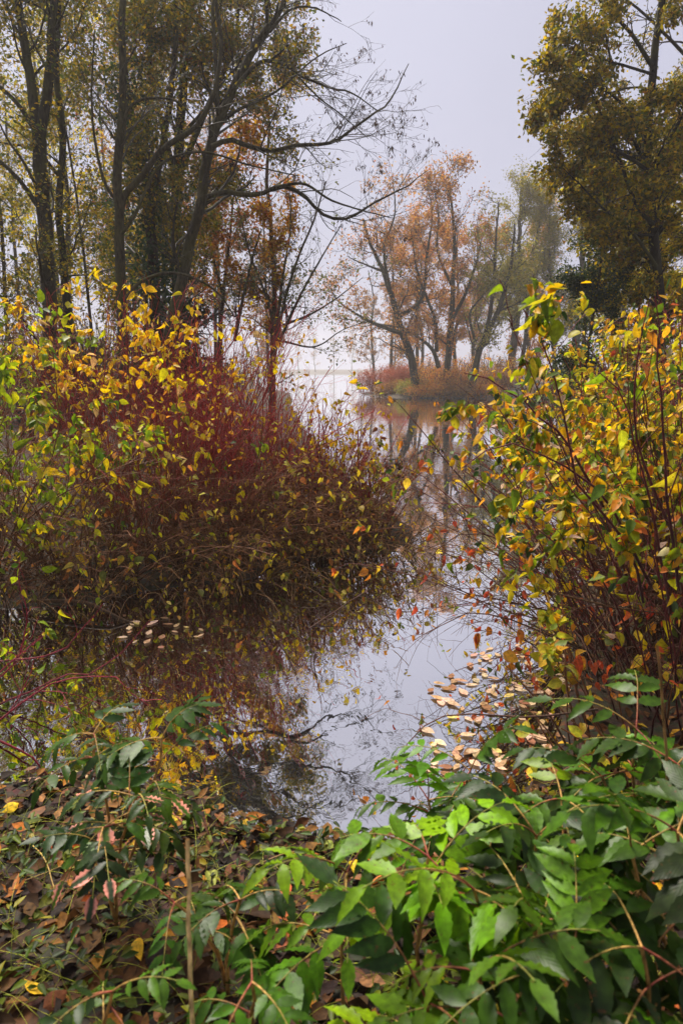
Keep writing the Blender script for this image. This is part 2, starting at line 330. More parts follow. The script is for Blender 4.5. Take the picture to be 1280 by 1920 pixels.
# ------------------------------------------------------------------ trees
OLIVE = lin((92, 84, 62)); DARK = lin((70, 58, 44)); GREY = lin((104, 94, 80)); BROWN = lin((96, 72, 54))
Z0 = np.array([0., 0., 1.])
def to_ground(pts):
    pts = [np.asarray(p, float) for p in pts]; a, b = pts[0], pts[1]; d = nrm(a - b)
    if d[2] > -.3: d = nrm(np.array([d[0], d[1], -.6]))
    zg = gz(a[0], a[1]); s = max((a[2] - zg + .1) / -d[2], .05); q = a + d * s; q[0] = a[0] + (q[0] - a[0]) * .6; q[1] = a[1] + (q[1] - a[1]) * .6
    q[2] = gz(q[0], q[1]) - .08
    return [q] + pts
CROWN = 1.5
def crown(root, P, n, pal, size, clump=1.0, t=(.15, 1), jit=.05, droop=.3, name='crown', keep=None, asp=.55, six=False):
    p, d = on_twigs(P, int(n * CROWN), t, clump * .45, jit * 1.8, keep)
    if len(p) == 0: return
    g = G(); ax = nrm(d * .6 + rng.normal(0, .6, p.shape) - Z0 * droop); nor = rng.normal(size=p.shape) + Z0 * .5
    ln = U(size * .5, size * 1.1, len(p)); leafcloud(g, p, ax, nor, ln, ln * asp, pick(pal, len(p)), six=six)
    part(name, g, M_TREE, root, kind='stuff', smooth=False)
def tree(name, label, limbs, levels, leaf=None, bark=OLIVE, tip=None, group=None, extra=None, cat='tree', sides=8):
    """limbs: [(world points, r0, r1)], the first one is the trunk; levels: kwargs for grow()"""
    tip = bark * .8 if tip is None else tip
    bark = bark * .42; tip = bark * .8 if tip is None else tip * .7
    limbs = [(q, a * .7, b * .7) for q, a, b in limbs]
    l0 = (to_ground(limbs[0][0]), *limbs[0][1:]); base = np.array(l0[0][0]); base[2] += .08
    root = thing(name, label, cat, base, group)
    Ps, Rs = [], []
    for j, (pts, r0, r1) in enumerate([l0] + list(limbs[1:])):
        n = 22; P = spline(pts, n, wob=r0 * .12)[None]; r = np.linspace(1, 0, n) ** .9 * (r0 - r1) + r1
        if j == 0: r[:3] *= [1.5, 1.2, 1.06]
        g = G(); tubes(g, P, r[None], sides if j else 12, bark, jit=.05); part('trunk' if j == 0 else 'limb', g, M_BARK, root)
        Ps.append(P); Rs.append(r[None])
    P, R = np.concatenate(Ps), np.concatenate(Rs); g = G(); allP = []
    for lv in levels:
        lv = dict(lv); sd = lv.pop('sides', 3); P, R = grow(P, R, **lv)
        tubes(g, P, R, sd, bark * .9, tip); allP.append((P, R))
    part('twigs', g, M_TWIG, root, kind='stuff')
    if leaf: 
        for lf in (leaf if isinstance(leaf, list) else [leaf]): crown(root, allP[lf.pop('lv', -1)][0], **lf)
    if extra: extra(root, Ps, allP)
    return root
def pl(pts, Y): return [px(p[0], p[1], Y + (p[2] if len(p) > 2 else 0)) for p in pts]
def upright(x, y, h, lean=(0, 0), wob=.15, n=5):
    z = gz(x, y); t = np.linspace(.02, 1, n); q = np.stack([x + lean[0] * t ** 1.3, y + lean[1] * t, z + h * t], 1)
    q[1:, :2] += rng.normal(0, wob, (n - 1, 2)); return list(q)

LIMB = dict(dens=2.3, t=(.3, .98), ang=(30, 62), L=(1.5, 3.2), n=8, wob=.16, trop=.04, rr=.3, fall=.45, sides=5)
BR = dict(dens=4.6, t=(.12, 1), ang=(25, 62), L=(.6, 1.7), n=6, wob=.2, trop=.04, rr=.42, sides=3, rmin=.004)
TW = dict(dens=8.5, t=(.12, 1), ang=(25, 62), L=(.25, .8), n=4, wob=.2, trop=.02, rr=.6, rmin=.003)
TW2 = dict(dens=8, t=(.2, 1), ang=(25, 55), L=(.12, .3), n=3, wob=.15, rr=.7, rmin=.0022)
P_OLIVE = [((120, 112, 14), 3), ((150, 130, 12), 2.5), ((80, 92, 18), 3.2), ((190, 156, 14), 1.8), ((110, 80, 18), .8)]
P_GOLD = [((214, 158, 16), 3), ((190, 120, 14), 2.5), ((150, 110, 20), 2), ((210, 180, 40), 1.5), ((170, 84, 20), 1.2)]
P_IVY = [((30, 52, 24), 3), ((44, 66, 26), 2), ((62, 76, 30), 1)]
P_BRONZE = [((166, 116, 50), 3), ((188, 126, 46), 2), ((140, 100, 50), 2)]
P_ORANGE = [((214, 146, 40), 3), ((204, 116, 30), 2), ((222, 168, 60), 2)]
P_WILLOW = [((160, 148, 40), 3), ((136, 134, 36), 3), ((178, 160, 50), 2)]
P_YG = [((224, 196, 12), 3.4), ((176, 168, 14), 3), ((120, 128, 18), 1.6), ((240, 206, 16), 2.2)]

def ivy(h0, h1, n, rad, pal=P_IVY):
    def f(root, Ps, allP):
        T = Ps[0][0]; k = rng.integers(0, len(T) - 1, n); fr = rng.random((n, 1)); p = T[k] * (1 - fr) + T[k + 1] * fr
        a = U(0, 2 * math.pi, n); rr = rad * U(.5, 1.25, n); out = np.stack([np.cos(a), np.sin(a), U(-.3, .3, n)], 1)
        ok = (p[:, 2] > h0) & (p[:, 2] < h1); p = (p + out * rr[:, None])[ok]; out = out[ok]
        g = G(); leafcloud(g, p, nrm(rng.normal(0, .5, p.shape) - Z0), out + rng.normal(0, .4, p.shape), U(.06, .11, len(p)), U(.06, .09, len(p)), pick(pal, len(p)))
        part('ivy', g, M_CROWN, root, kind='stuff', smooth=False)
    return f

# --- left group, 11 to 15 m away
Y1 = 12.0
tree('twin_stemmed_tree', 'thick forked tree with mossy twin stems at the far left',
 [(pl([(95,600),(90,480),(78,330),(72,260)], Y1), .2, .15), (pl([(73,275),(58,150),(40,40),(15,-160)], Y1), .13, .06), (pl([(74,270),(95,130),(100,20),(130,-170)], Y1), .13, .06),
  (pl([(80,400),(30,330),(-60,250)], Y1), .06, .03), (pl([(70,250),(20,180),(-60,130)], Y1), .06, .03)],
 [dict(LIMB, dens=1.5, L=(1, 2.4)), BR, TW, TW2], dict(n=6500, pal=P_OLIVE, size=.08, clump=1.2), bark=lin((84, 76, 54)))
tree('slim_tree', 'straight slim dark tree just right of the twin stems at far left',
 [(pl([(128,600),(118,480),(110,380),(118,260),(105,120),(112,0),(100,-150)], Y1 + .8), .12, .05), (pl([(112,330),(60,280),(-20,265)], Y1 + .8), .05, .02)],
 [dict(LIMB, dens=1.3, L=(1, 2.2)), BR, TW], dict(n=4200, pal=P_OLIVE, size=.08), bark=lin((78, 70, 52)))
tree('arching_limb_tree', 'pale slim trunk with one dark limb arching up right behind the yellow leaves',
 [(pl([(230,620),(228,520),(222,400),(222,300),(232,180),(228,60),(235,-120)], 10.5), .14, .05),
  (pl([(226,420),(232,370),(262,335),(300,285),(330,262),(368,238),(400,180),(415,90),(405,0)], 10.5), .075, .03),
  (pl([(232,250),(240,205),(275,185),(330,190),(370,230)], 10.4), .035, .014), (pl([(224,385),(196,340),(178,260),(172,180),(178,60)], 10.6), .035, .015),
  (pl([(236,560),(262,530),(310,512),(360,520),(410,550),(440,595)], 10.3), .04, .012), (pl([(228,440),(255,400),(300,310),(380,285),(470,310),(560,330)], 10.2), .035, .01)],
 [dict(LIMB, dens=1.1, L=(.8, 1.9), t=(.35, 1)), BR, TW, TW2], dict(n=1500, pal=P_OLIVE, size=.07, keep=lambda p: np.clip(p[:, 2] - 4.2, .03, 2)), bark=lin((100, 92, 66)))
def seeds(root, Ps, allP):
    P = allP[-1][0]; p, d = on_twigs(P, 2600, (.6, 1), 1.5, .02); g = G()
    leafcloud(g, p, nrm(-Z0 + rng.normal(0, .4, p.shape)), rng.normal(size=p.shape), U(.03, .07, len(p)), U(.012, .022, len(p)), pick([((62, 46, 40), 1), ((80, 60, 44), 1)], len(p)))
    part('seed_tassels', g, M_CROWN, root, kind='stuff', smooth=False)
BW = dict(BR, dens=3.6, L=(.7, 1.9), ang=(22, 52), trop=.02)
tree('bare_leaning_tree', 'bare tree leaning right, its long leafless limbs reaching over the pond against the sky',
 [(pl([(318,630),(335,560),(352,480),(378,370),(395,270),(430,180),(480,90),(505,50)], 11.5), .17, .075),
  (pl([(500,60),(530,10),(560,-60),(640,-150)], 11.5), .06, .02), (pl([(488,80),(500,40),(495,-40),(470,-150)], 11.5), .05, .02), (pl([(505,60),(545,18),(590,15),(640,40)], 11.4), .035, .008),
  (pl([(440,165),(485,118),(530,120),(570,145),(620,165),(660,175),(710,210)], 11.3), .05, .008),
  (pl([(398,275),(430,262),(470,275),(510,283),(560,272),(620,268),(650,250),(690,220),(730,190),(765,120)], 11.2), .06, .008),
  (pl([(388,370),(420,360),(480,366),(530,348),(570,368),(605,402),(650,410),(700,380),(760,350),(800,320)], 11.2), .06, .008),
  (pl([(520,350),(570,345),(620,375),(680,395),(740,410)], 11.0), .035, .006), (pl([(560,145),(600,185),(640,215),(690,260)], 11.2), .02, .006),
  (pl([(410,230),(405,130),(400,20),(410,-120)], 11.7), .055, .02), (pl([(400,250),(440,210),(520,170),(590,110),(650,80)], 11.7), .04, .008)],
 [BW, dict(TW, dens=6, L=(.3, .9)), dict(TW2, dens=6, L=(.12, .36))], bark=lin((98, 90, 66)), tip=lin((60, 52, 48)), extra=seeds)
tree('ivy_clad_tree', 'dark tree wrapped in ivy between the slim trunk and the leaning tree',
 [(pl([(292,600),(288,480),(280,380),(255,260),(238,180),(230,60),(240,-100)], 14), .2, .07), (pl([(282,400),(300,300),(320,180),(330,40),(320,-100)], 14), .1, .04)],
 [dict(LIMB, dens=1.8, L=(1.2, 2.6)), BR, TW], dict(n=10000, pal=P_OLIVE, size=.09, clump=1.2), bark=lin((74, 56, 46)), extra=ivy(1.5, 7.5, 2600, .34))
tree('dense_oak', 'tall dark oak with dense olive brown crown filling the upper left',
 [(pl([(338,590),(330,450),(335,300),(345,150),(350,0),(355,-120)], 15.5), .24, .08), (pl([(335,330),(390,200),(440,80),(450,-60)], 15.5), .1, .03), (pl([(335,350),(300,220),(280,80),(290,-60)], 15.5), .1, .03), (pl([(335,260),(420,170),(490,140)], 15.3), .06, .02)],
 [dict(LIMB, dens=2.2, L=(1.4, 2.8)), BR, TW], dict(n=21000, pal=P_OLIVE + [((150, 104, 20), 1.5)], size=.1, clump=.9), bark=DARK, extra=ivy(1.0, 6.0, 2000, .34))
tree('golden_tree', 'narrow tree with golden orange leaves left of the open sky',
 [(pl([(512,650),(515,560),(510,450),(500,340),(505,240),(500,180)], 17), .13, .03)],
 [dict(LIMB, dens=2.6, L=(.9, 1.7), t=(.25, 1)), dict(BR, dens=3.4, L=(.4, .9)), TW], dict(n=5200, pal=P_GOLD, size=.1, clump=1.2), bark=BROWN * 2)  # bark colour lightened to paint mist fade onto this trunk
tree('fan_stemmed_tree', 'many stemmed tree fanning out over the water behind the red dogwoods',
 [(pl([(515,670),(522,620),(535,560),(560,480),(590,410),(610,340)], 16.5), .08, .02), (pl([(520,650),(560,560),(610,470),(640,420)], 16.4), .06, .012), (pl([(520,640),(500,560),(470,480),(450,400)], 16.6), .06, .015),
  (pl([(530,610),(580,590),(630,560),(680,520)], 16.2), .045, .008), (pl([(516,640),(530,520),(545,420),(540,330)], 16.6), .06, .012), (pl([(530,640),(590,650),(640,620),(690,600)], 16), .035, .006), (pl([(440,640),(455,560),(475,480),(490,430)], 16.6), .07, .02)],
 [dict(BR, dens=3.4, L=(.6, 1.5)), TW, dict(TW2, dens=5)], dict(n=1300, pal=[((110, 116, 60), 2), ((130, 120, 60), 1)], size=.09, clump=1.4), bark=GREY * 1.6)  # paler bark colour, mist fade painted into these stems
tree('copper_tree', 'small copper leaved tree half hidden behind the leaning trunk',
 [(pl([(412,640),(420,540),(432,440),(440,360)], 18), .1, .03), (pl([(420,560),(400,480),(395,420)], 18), .05, .02)],
 [dict(LIMB, dens=2.6, L=(.9, 1.8)), BR, TW], dict(n=3600, pal=[((176, 110, 30), 2), ((150, 84, 30), 2), ((120, 84, 30), 1)], size=.11, clump=1.3), bark=BROWN)
tree('holly_understorey', 'dark green holly growing low behind the yellow leaved dogwood', [(upright(-3.4, 14.5, 2.6), .06, .02)],
 [dict(LIMB, dens=5, L=(.7, 1.3), t=(.1, 1)), dict(BR, dens=5, L=(.3, .7)), TW], dict(n=5200, pal=P_IVY, size=.1, clump=.7), bark=DARK, cat='bush')
tree('dark_yew', 'dark drooping yew at the foot of the twin stems', [(upright(-5.0, 11.2, 2.3), .07, .02)],
 [dict(LIMB, dens=6, L=(.8, 1.5), t=(.1, 1), late=.12), dict(BR, dens=5, L=(.3, .7), late=.2), TW], dict(n=6000, pal=[((24, 38, 22), 2), ((36, 50, 28), 1)], size=.09, clump=.6, asp=.3), bark=DARK, cat='bush')
tree('shadowed_yew', 'low dark conifer between the slim trunk and the leaning tree', [(upright(-3.0, 11.3, 1.9), .06, .02)],
 [dict(LIMB, dens=6, L=(.6, 1.2), t=(.1, 1), late=.12), dict(BR, dens=5, L=(.3, .6), late=.2), TW], dict(n=5000, pal=[((24, 38, 22), 2), ((36, 50, 28), 1)], size=.08, clump=.6, asp=.3), bark=DARK, cat='bush')

# --- misty wood behind the left group
UNDER = []
WOOD = [  # x, y, height, radius, leaves, palette, label
 (-16.5, 27, 13, .16, 1500, P_OLIVE, 'thin tree in the misty wood at the left edge'),
 (-13.2, 24, 14, .18, 1200, P_OLIVE, 'tall grey tree in the misty wood behind the twin stems'),
 (-11.8, 30, 15, .17, 2200, P_YG, 'yellow tinged tree in the misty wood beside the twin stems'),
 (-9.6, 26, 13, .14, 1800, P_YG, 'slender yellow leaved tree left of the pale slim trunk'),
 (-8.4, 34, 15, .2, 2600, P_YG, 'distant yellow green tree showing behind the pale slim trunk'),
 (-12.6, 40, 16, .2, 1500, P_BRONZE, 'distant brown tree deep in the misty left wood'),
 (-7.0, 24, 12, .14, 2600, P_GOLD, 'amber leaved tree behind the ivy clad trunk'),
 (-6.6, 38, 15, .2, 2600, P_BRONZE, 'distant bronze tree behind the copper tree'),
 (-5.2, 29, 12, .13, 1200, P_OLIVE, 'thin bare trunk between the copper tree and the golden tree'),
 (-19, 36, 15, .2, 1500, P_OLIVE, 'faint tree beyond the left edge of the wood'),
 (-4.8, 46, 13, .16, 1200, P_BRONZE, 'faint tree at the left shore beyond the fan stemmed tree'),
 (-15.0, 20, 12, .13, 900, P_OLIVE, 'leafless sapling beside the leftmost trunks'),
 (-10.6, 20.5, 12, .12, 1500, P_OLIVE, 'slim sapling showing between twin stems and slim tree'),
 (-7.9, 20, 11, .11, 1500, P_YG, 'slim sapling right of the pale slim trunk'),
]
WOOD += [(-17.5, 23, 11, .1, 1600, P_YG, 'yellow flecked sapling nearest the left edge'), (-12.0, 21.5, 9, .09, 2200, P_YG, 'yellow sapling directly behind the twin stems'),
 (-14.2, 31, 13, .14, 2000, P_YG, 'yellow green tree farther back at far left'), (-10.2, 37, 14, .15, 2400, P_YG, 'yellow green tree farther back beyond the slim tree'), (-6.2, 21, 8, .08, 2400, P_IVY, 'green ivied sapling behind the leaning trunk'),
 (-9.0, 44, 14, .16, 2600, P_GOLD, 'golden tree far back in the misty left wood')]
WOOD += [(-6.9, 14.8, 9, .07, 900, P_OLIVE, 'thin sapling in front of the left wood at the frame edge'), (-8.6, 17.5, 10, .08, 1200, P_OLIVE, 'thin sapling just left of the twin stems'), (-5.4, 15.5, 8, .06, 900, P_OLIVE, 'thin dark sapling between slim tree and pale trunk')]
for x, y, h, r, n, pal, lab in WOOD:
    tree('woodland_tree', lab, [(upright(x, y, h, (U(-.5, .5), 0), .12), r, r * .3)], [dict(LIMB, dens=1.9, L=(1.2, 2.8), t=(.22, .98)), BR, dict(TW, dens=7, rmin=.005, n=3)],
         dict(n=n, pal=pal, size=.14, clump=1.2), bark=GREY * .9, group='trees of the misty left wood')
FARMIST = [(-6.5, 66, 14, 'ghostly tree at the left shore deep in the mist'), (-12, 100, 15, 'tall misty tree farther along the far left shore'), (3.6, 76, 12, 'misty tree behind the low tip of the far bank'), (9, 120, 15, 'misty tree on the right shore beyond the tip')] + \
 [(x, 268 + (i % 3) * 5, 12 + (i * 7) % 6, lab) for i, (x, lab) in enumerate([(-30, 'faintest tree at the lake end, first from the left'), (-24, 'faintest tree at the lake end, second from the left'), (-17, 'faintest tree at the lake end, third from the left'), (-10, 'faintest tree at the lake end, middle one'), (-3, 'faintest tree at the lake end, third from the right'), (4, 'faintest tree at the lake end, second from the right'), (11, 'faintest tree at the lake end, first from the right')])]
for x, y, h, lab in FARMIST:
    tree('misty_tree', lab, [(upright(x, y, h, (U(-1, 1), 0), .2), .24, .06)], [dict(LIMB, dens=1.9, L=(2, 4.5), t=(.15, .98)), dict(BR, dens=2.2, L=(.8, 2), rmin=.01), dict(TW, dens=2.4, L=(.4, 1), rmin=.009)],
         dict(n=1800, pal=P_BRONZE, size=.22, clump=1), bark=GREY, group='ghostly trees in the mist')

for x, y, w_, h, pal, lab in [(-11.5, 19, 4, 2.6, 'y', 'yellow undergrowth bush behind the twin stems'), (-8.2, 18, 3.6, 2.4, 'y', 'yellow undergrowth bush behind the pale slim trunk'), (-5.8, 18.5, 3, 2.2, 'i', 'green undergrowth bush behind the leaning trunk'),
                              (-14, 22, 4, 3.2, 'b', 'brown undergrowth bush at far left'), (-3.9, 20, 2.6, 2.0, 'b', 'brown undergrowth bush below the golden tree'), (-9.8, 26, 5, 3.4, 'y', 'yellow undergrowth bush deep in the left wood')]:
    UNDER.append((x, y, w_, h, pal, lab))
# --- far bank
YF = 46.0
FB = dict(dens=2.4, t=(.15, 1), ang=(28, 62), L=(1.4, 3.6), n=7, wob=.17, trop=.03, rr=.36, fall=.5, sides=3, rmin=.012)
FT = dict(dens=4.2, t=(.2, 1), ang=(25, 60), L=(.5, 1.5), n=4, wob=.18, rr=.55, rmin=.015)
FT2 = dict(dens=4.5, t=(.2, 1), ang=(25, 60), L=(.25, .8), n=2, wob=.15, rr=.7, rmin=.011)
def fleaf(n, pal, size=.17, **k): return dict(n=n, pal=pal, size=size, clump=1.3, jit=.12, **k)
tree('spreading_oak', 'spreading half bare oak leaning left over the water from the far bank',
 [(pl([(777,705),(768,660),(752,620),(735,560),(715,500),(690,450),(680,410)], YF), .42, .08), (pl([(752,625),(710,610),(670,590),(640,570),(620,545)], YF - 1), .2, .03), (pl([(745,595),(790,560),(800,480),(810,400),(800,350)], YF), .2, .04),
  (pl([(735,560),(720,470),(740,400),(735,330)], YF), .16, .03), (pl([(720,510),(670,490),(650,480)], YF), .12, .03)],
 [FB, FT, FT2], fleaf(4200, P_BRONZE + P_ORANGE, .2), bark=DARK, group='trees of the far bank')
tree('forked_oak', 'dark forked oak in the middle of the far bank with russet leaves',
 [(pl([(838,695),(842,640),(846,590),(848,530),(852,450),(845,380),(840,330)], YF + .5), .36, .06), (pl([(822,690),(810,655),(780,630),(750,610)], YF), .24, .05), (pl([(846,600),(870,555),(890,500),(905,440)], YF), .2, .04),
  (pl([(818,660),(815,600),(800,560),(780,500),(770,430)], YF + .3), .2, .04), (pl([(848,540),(820,470),(822,400),(812,350)], YF), .15, .03)],
 [FB, FT, FT2], fleaf(6000, P_ORANGE + P_BRONZE, .2), bark=DARK, group='trees of the far bank')
tree('twin_leaning_tree', 'pair of dark stems leaning right at the right end of the far bank',
 [(pl([(893,680),(905,640),(925,600),(945,550),(960,480),(965,420)], YF - 1.5), .34, .07), (pl([(905,640),(918,590),(925,520),(930,440),(935,380)], YF - 1.5), .22, .05), (pl([(890,640),(880,590),(900,560),(935,520)], YF - 1.2), .14, .03)],
 [FB, FT, FT2], fleaf(4200, P_WILLOW, .2), bark=DARK, group='trees of the far bank')
WL = dict(FT, dens=4.2, L=(1, 2.4), n=6, late=.35, trop=.1)
tree('golden_willow', 'tall soft yellow green willow behind the far bank, left of two', [(upright(12.2, 51, 14.2, (.4, 0)), .45, .1), (upright(12.9, 51, 13, (1.2, .5)), .25, .06)],
 [dict(FB, dens=2.2, L=(2, 4), trop=.12, ang=(20, 45)), WL], fleaf(19000, P_WILLOW, .15), bark=GREY, group='willows behind the far bank')
tree('golden_willow', 'broad soft yellow green willow behind the far bank, right of two', [(upright(16.4, 50, 14.0, (.6, 0)), .5, .1), (upright(15.4, 50, 12.5, (-1.2, .5)), .25, .06)],
 [dict(FB, dens=2.2, L=(2, 4), trop=.12, ang=(20, 45)), WL], fleaf(20000, P_WILLOW, .15), bark=GREY, group='willows behind the far bank')
BACK = [(6.5, 60, 14, 5200, P_ORANGE, 'orange brown tree behind the spreading oak'), (9.5, 57, 12, 6200, P_ORANGE, 'rusty orange tree behind the forked oak'), (12.0, 63, 13, 5200, P_BRONZE, 'bronze tree behind the willows'),
        (4.6, 64, 13, 2400, P_BRONZE, 'thin misty tree left of the spreading oak'), (16, 60, 14, 5200, P_ORANGE, 'orange tree behind the right willow'), (20.5, 52, 15, 5200, P_WILLOW, 'olive tree right of the willows'),
        (8.0, 70, 15, 2600, P_BRONZE, 'faint brown tree farthest behind the far bank'), (24, 44, 14, 5200, P_OLIVE, 'olive brown tree at the right edge of the far wood')]
for x, y, h, n, pal, lab in BACK:
    tree('far_tree', lab, [(upright(x, y, h, (U(-.6, .6), 0)), .26, .06)], [dict(FB, L=(1.4, 3.2), dens=2), FT, dict(FT2, dens=2)], fleaf(n, pal, .2), bark=GREY, group='trees behind the far bank')
def far_bush(name, label, x, y, w_, h, n, pal, bark, group, size=.14, asp=.5):
    z = gz(x, y); root = thing(name, label, 'bush', (x, y, z), group); k = int(34 * w_)
    P = np.empty((k, 5, 3)); b = np.stack([x + U(-.5, .5, k) * w_, y + U(-.6, .6, k), np.full(k, z)], 1); d = nrm(np.stack([rng.normal(0, .35, k), rng.normal(0, .3, k), np.ones(k)], 1))
    b[:, 2] = ground_z(b[:, 0], b[:, 1]) - .03
    for j in range(5): P[:, j] = b + d * h * j / 4 * U(.7, 1.1, (k, 1)) + rng.normal(0, .03, (k, 3))
    g = G(); R = np.full((k, 5), .014); tubes(g, P, R, 3, bark); P2, R2 = grow(P, R, 4, L=(.3, .8), n=3, rmin=.006); tubes(g, P2, R2, 3, bark)
    part('stems', g, M_TWIG, root, kind='stuff'); crown(root, P2, n, pal, size, clump=.8, jit=.08, asp=asp)
for x, y, w_, h, pal, lab in UNDER: far_bush('undergrowth_bush', lab, x, y, w_, h, 1500, {'y': P_YG, 'i': P_IVY, 'b': P_BRONZE}[pal], BROWN, 'undergrowth of the left wood', size=.11)
RUST = lin((168, 84, 56))
for i, (x, y, w_, h, lab) in enumerate([(2.4, 51.5, 2.2, 1.7, 'rusty red bush at the very tip of the far bank'), (4.0, 49.5, 2.2, 1.6, 'rusty red bush second from the tip of the far bank')]):
    far_bush('rust_bush', lab, x, y, w_, h, 2600, [((186, 104, 74), 3), ((170, 90, 60), 2)], RUST, 'rusty bushes on the far bank', asp=.3)
for x, y, w_, h, pal, lab in [(4.6, 46.3, 1.4, .8, P_WILLOW, 'low yellow green clump at the waterline of the far bank'), (6.4, 46, 2.2, 1.6, P_ORANGE, 'bright orange bush below the spreading oak'),
                              (8.2, 45.6, 2.2, 1.2, P_ORANGE, 'orange brown bush below the forked oak'), (10.0, 45.2, 1.8, 1.3, P_BRONZE, 'brown bush at the right end of the far bank'), (5.6, 44.9, 1.8, .6, P_ORANGE, 'low rusty growth at the waterline of the far bank, left of three'), (7.3, 44.6, 1.9, .6, P_BRONZE, 'low rusty growth at the waterline of the far bank, middle of three'), (9.2, 44.2, 1.8, .6, P_ORANGE, 'low rusty growth at the waterline of the far bank, right of three'), (3.2, 48.2, 1.6, .6, P_BRONZE, 'low brown growth at the waterline below the rusty bushes'),
                              (7.4, 49, 3, 2.2, P_ORANGE, 'tall orange bush among the far bank trunks'), (11, 49, 3, 2.4, P_GOLD, 'amber bush under the willows'), (5.2, 53, 3, 1.9, P_BRONZE, 'brown bush behind the rusty bushes')]:
    far_bush('far_bush', lab, x, y, w_, h, 1900, pal, BROWN, 'bushes on the far bank')
for x, y, w_, h, lab in [(4.9, 21.5, 2.6, 2.0, 'dark evergreen rhododendron on the right shore, the one nearest the far bank'), (6.6, 18.5, 2.6, 2.1, 'dark evergreen rhododendron on the right shore under the holly')]:
    x = x + 2.6; far_bush('rhododendron', lab, x, y, w_, h, 3600, [((44, 66, 34), 3), ((60, 80, 36), 2), ((86, 92, 44), 1)], DARK, 'rhododendrons on the right shore', size=.14)

# --- right group
P_R = [((170, 146, 12), 3), ((128, 118, 14), 3), ((84, 92, 18), 3), ((206, 172, 14), 1.8), ((122, 86, 18), .9)]
tree('broad_tree', 'tall dark tree at the right edge, its olive leafed limbs sweeping out over the pond',
 [(pl([(1236,600),(1228,480),(1216,340),(1212,260),(1225,120),(1240,0),(1250,-120)], 13.5), .17, .07), (pl([(1222,420),(1190,380),(1150,270),(1120,200),(1090,140)], 13.2), .06, .015), (pl([(1214,320),(1170,290),(1110,260),(1060,260),(1020,262)], 13), .05, .01),
  (pl([(1213,260),(1160,190),(1100,150),(1060,148),(1025,160)], 13), .05, .01), (pl([(1225,130),(1180,60),(1130,10),(1100,-40)], 13.4), .06, .02), (pl([(1230,500),(1180,430),(1130,390),(1080,340),(1050,310)], 13), .05, .01),
  (pl([(1218,360),(1260,250),(1320,150)], 13.6), .07, .03), (pl([(1216,330),(1180,240),(1150,140),(1130,40)], 13.7), .06, .02), (pl([(1224,450),(1270,400),(1330,380)], 13.5), .05, .02), (pl([(1224,440),(1160,440),(1100,430)], 13.3), .04, .01), (pl([(1225,140),(1160,120),(1100,100),(1060,60)], 13.2), .04, .01)],
 [dict(BR, dens=4, L=(.5, 1.6), late=.05, fall=.6), dict(TW, dens=5.5, L=(.3, .8), late=.08), dict(TW2, dens=5, L=(.15, .4))], dict(n=20000, pal=P_R, size=.105, clump=1.3, jit=.05), bark=lin((58, 50, 40)), tip=lin((56, 46, 38)))
tree('second_tree', 'slimmer dark tree just left of the right edge trunk with yellow leaves low down',
 [(pl([(1150,600),(1148,500),(1140,400),(1140,320),(1138,240)], 15), .11, .03), (pl([(1146,470),(1180,380),(1200,300)], 15), .05, .02)],
 [dict(LIMB, dens=2, L=(.6, 1.4)), dict(BR, L=(.4, 1)), TW, TW2], dict(n=11000, pal=P_YG + P_YG + P_R, size=.12, clump=1.2), bark=lin((60, 52, 40)))
tree('weeping_birch', 'birch at the top right corner with hanging purple grey twigs',
 [(pl([(1330,600),(1320,300),(1290,60),(1270,-150)], 15), .15, .06), (pl([(1300,120),(1200,20),(1110,-40),(1050,-60)], 14.5), .05, .01), (pl([(1315,280),(1220,170),(1120,180),(1050,200)], 14.8), .05, .01), (pl([(1310,380),(1180,300),(1090,290)], 15), .04, .01)],
 [dict(BR, dens=4, L=(.9, 2.0), late=.35), dict(TW, dens=5, L=(.4, 1), late=.6, n=5)], dict(n=7000, pal=P_R + P_OLIVE, size=.07, clump=1.4), bark=GREY * .8, tip=lin((86, 66, 70)))
tree('slim_holly', 'narrow dark green holly with yellow flecks beside the far willow', [(upright(4.95, 14, 5.1, (.1, 0), .05), .07, .02)],
 [dict(LIMB, dens=5.5, L=(.5, .9), t=(.12, 1)), dict(BR, dens=5, L=(.25, .5)), TW], [dict(n=5200, pal=P_IVY + [((70, 80, 30), 1.5)], size=.085, clump=.9), dict(n=500, pal=P_YG, size=.07, clump=1)], bark=DARK)
for x, y, h, n, pal, lab in [(7.2, 16, 4.8, 7000, P_YG, 'bushy yellow leaved tree below the broad right hand crown'), (8.4, 15, 4.8, 7000, P_YG, 'yellow leaved tree against the right edge'), (6.1, 15, 3.6, 5000, P_YG, 'low yellow green sapling right of the holly'),
                             (11, 22, 12, 5200, P_R, 'olive tree glimpsed behind the right edge trunk'), (14, 26, 13, 5200, P_R, 'brown tree beyond the right edge trunk'), (9.4, 27, 11, 5200, P_OLIVE, 'olive tree between holly and right edge trunk'), (13.5, 34, 13, 5200, P_WILLOW, 'pale olive tree behind the holly')]:
    tree('shore_tree', lab, [(upright(x, y, h, (U(-.2, .2), 0), .08), .03 + h * .011, .03)], [dict(LIMB, dens=2.6, L=(.7 + h * .04, 1.3 + h * .1), t=(.12, .98)), dict(BR, dens=3, L=(.4, 1)), dict(TW, dens=4)],
         dict(n=n, pal=pal, size=.09 + h * .004, clump=1.0), bark=DARK, group='trees on the right shore')

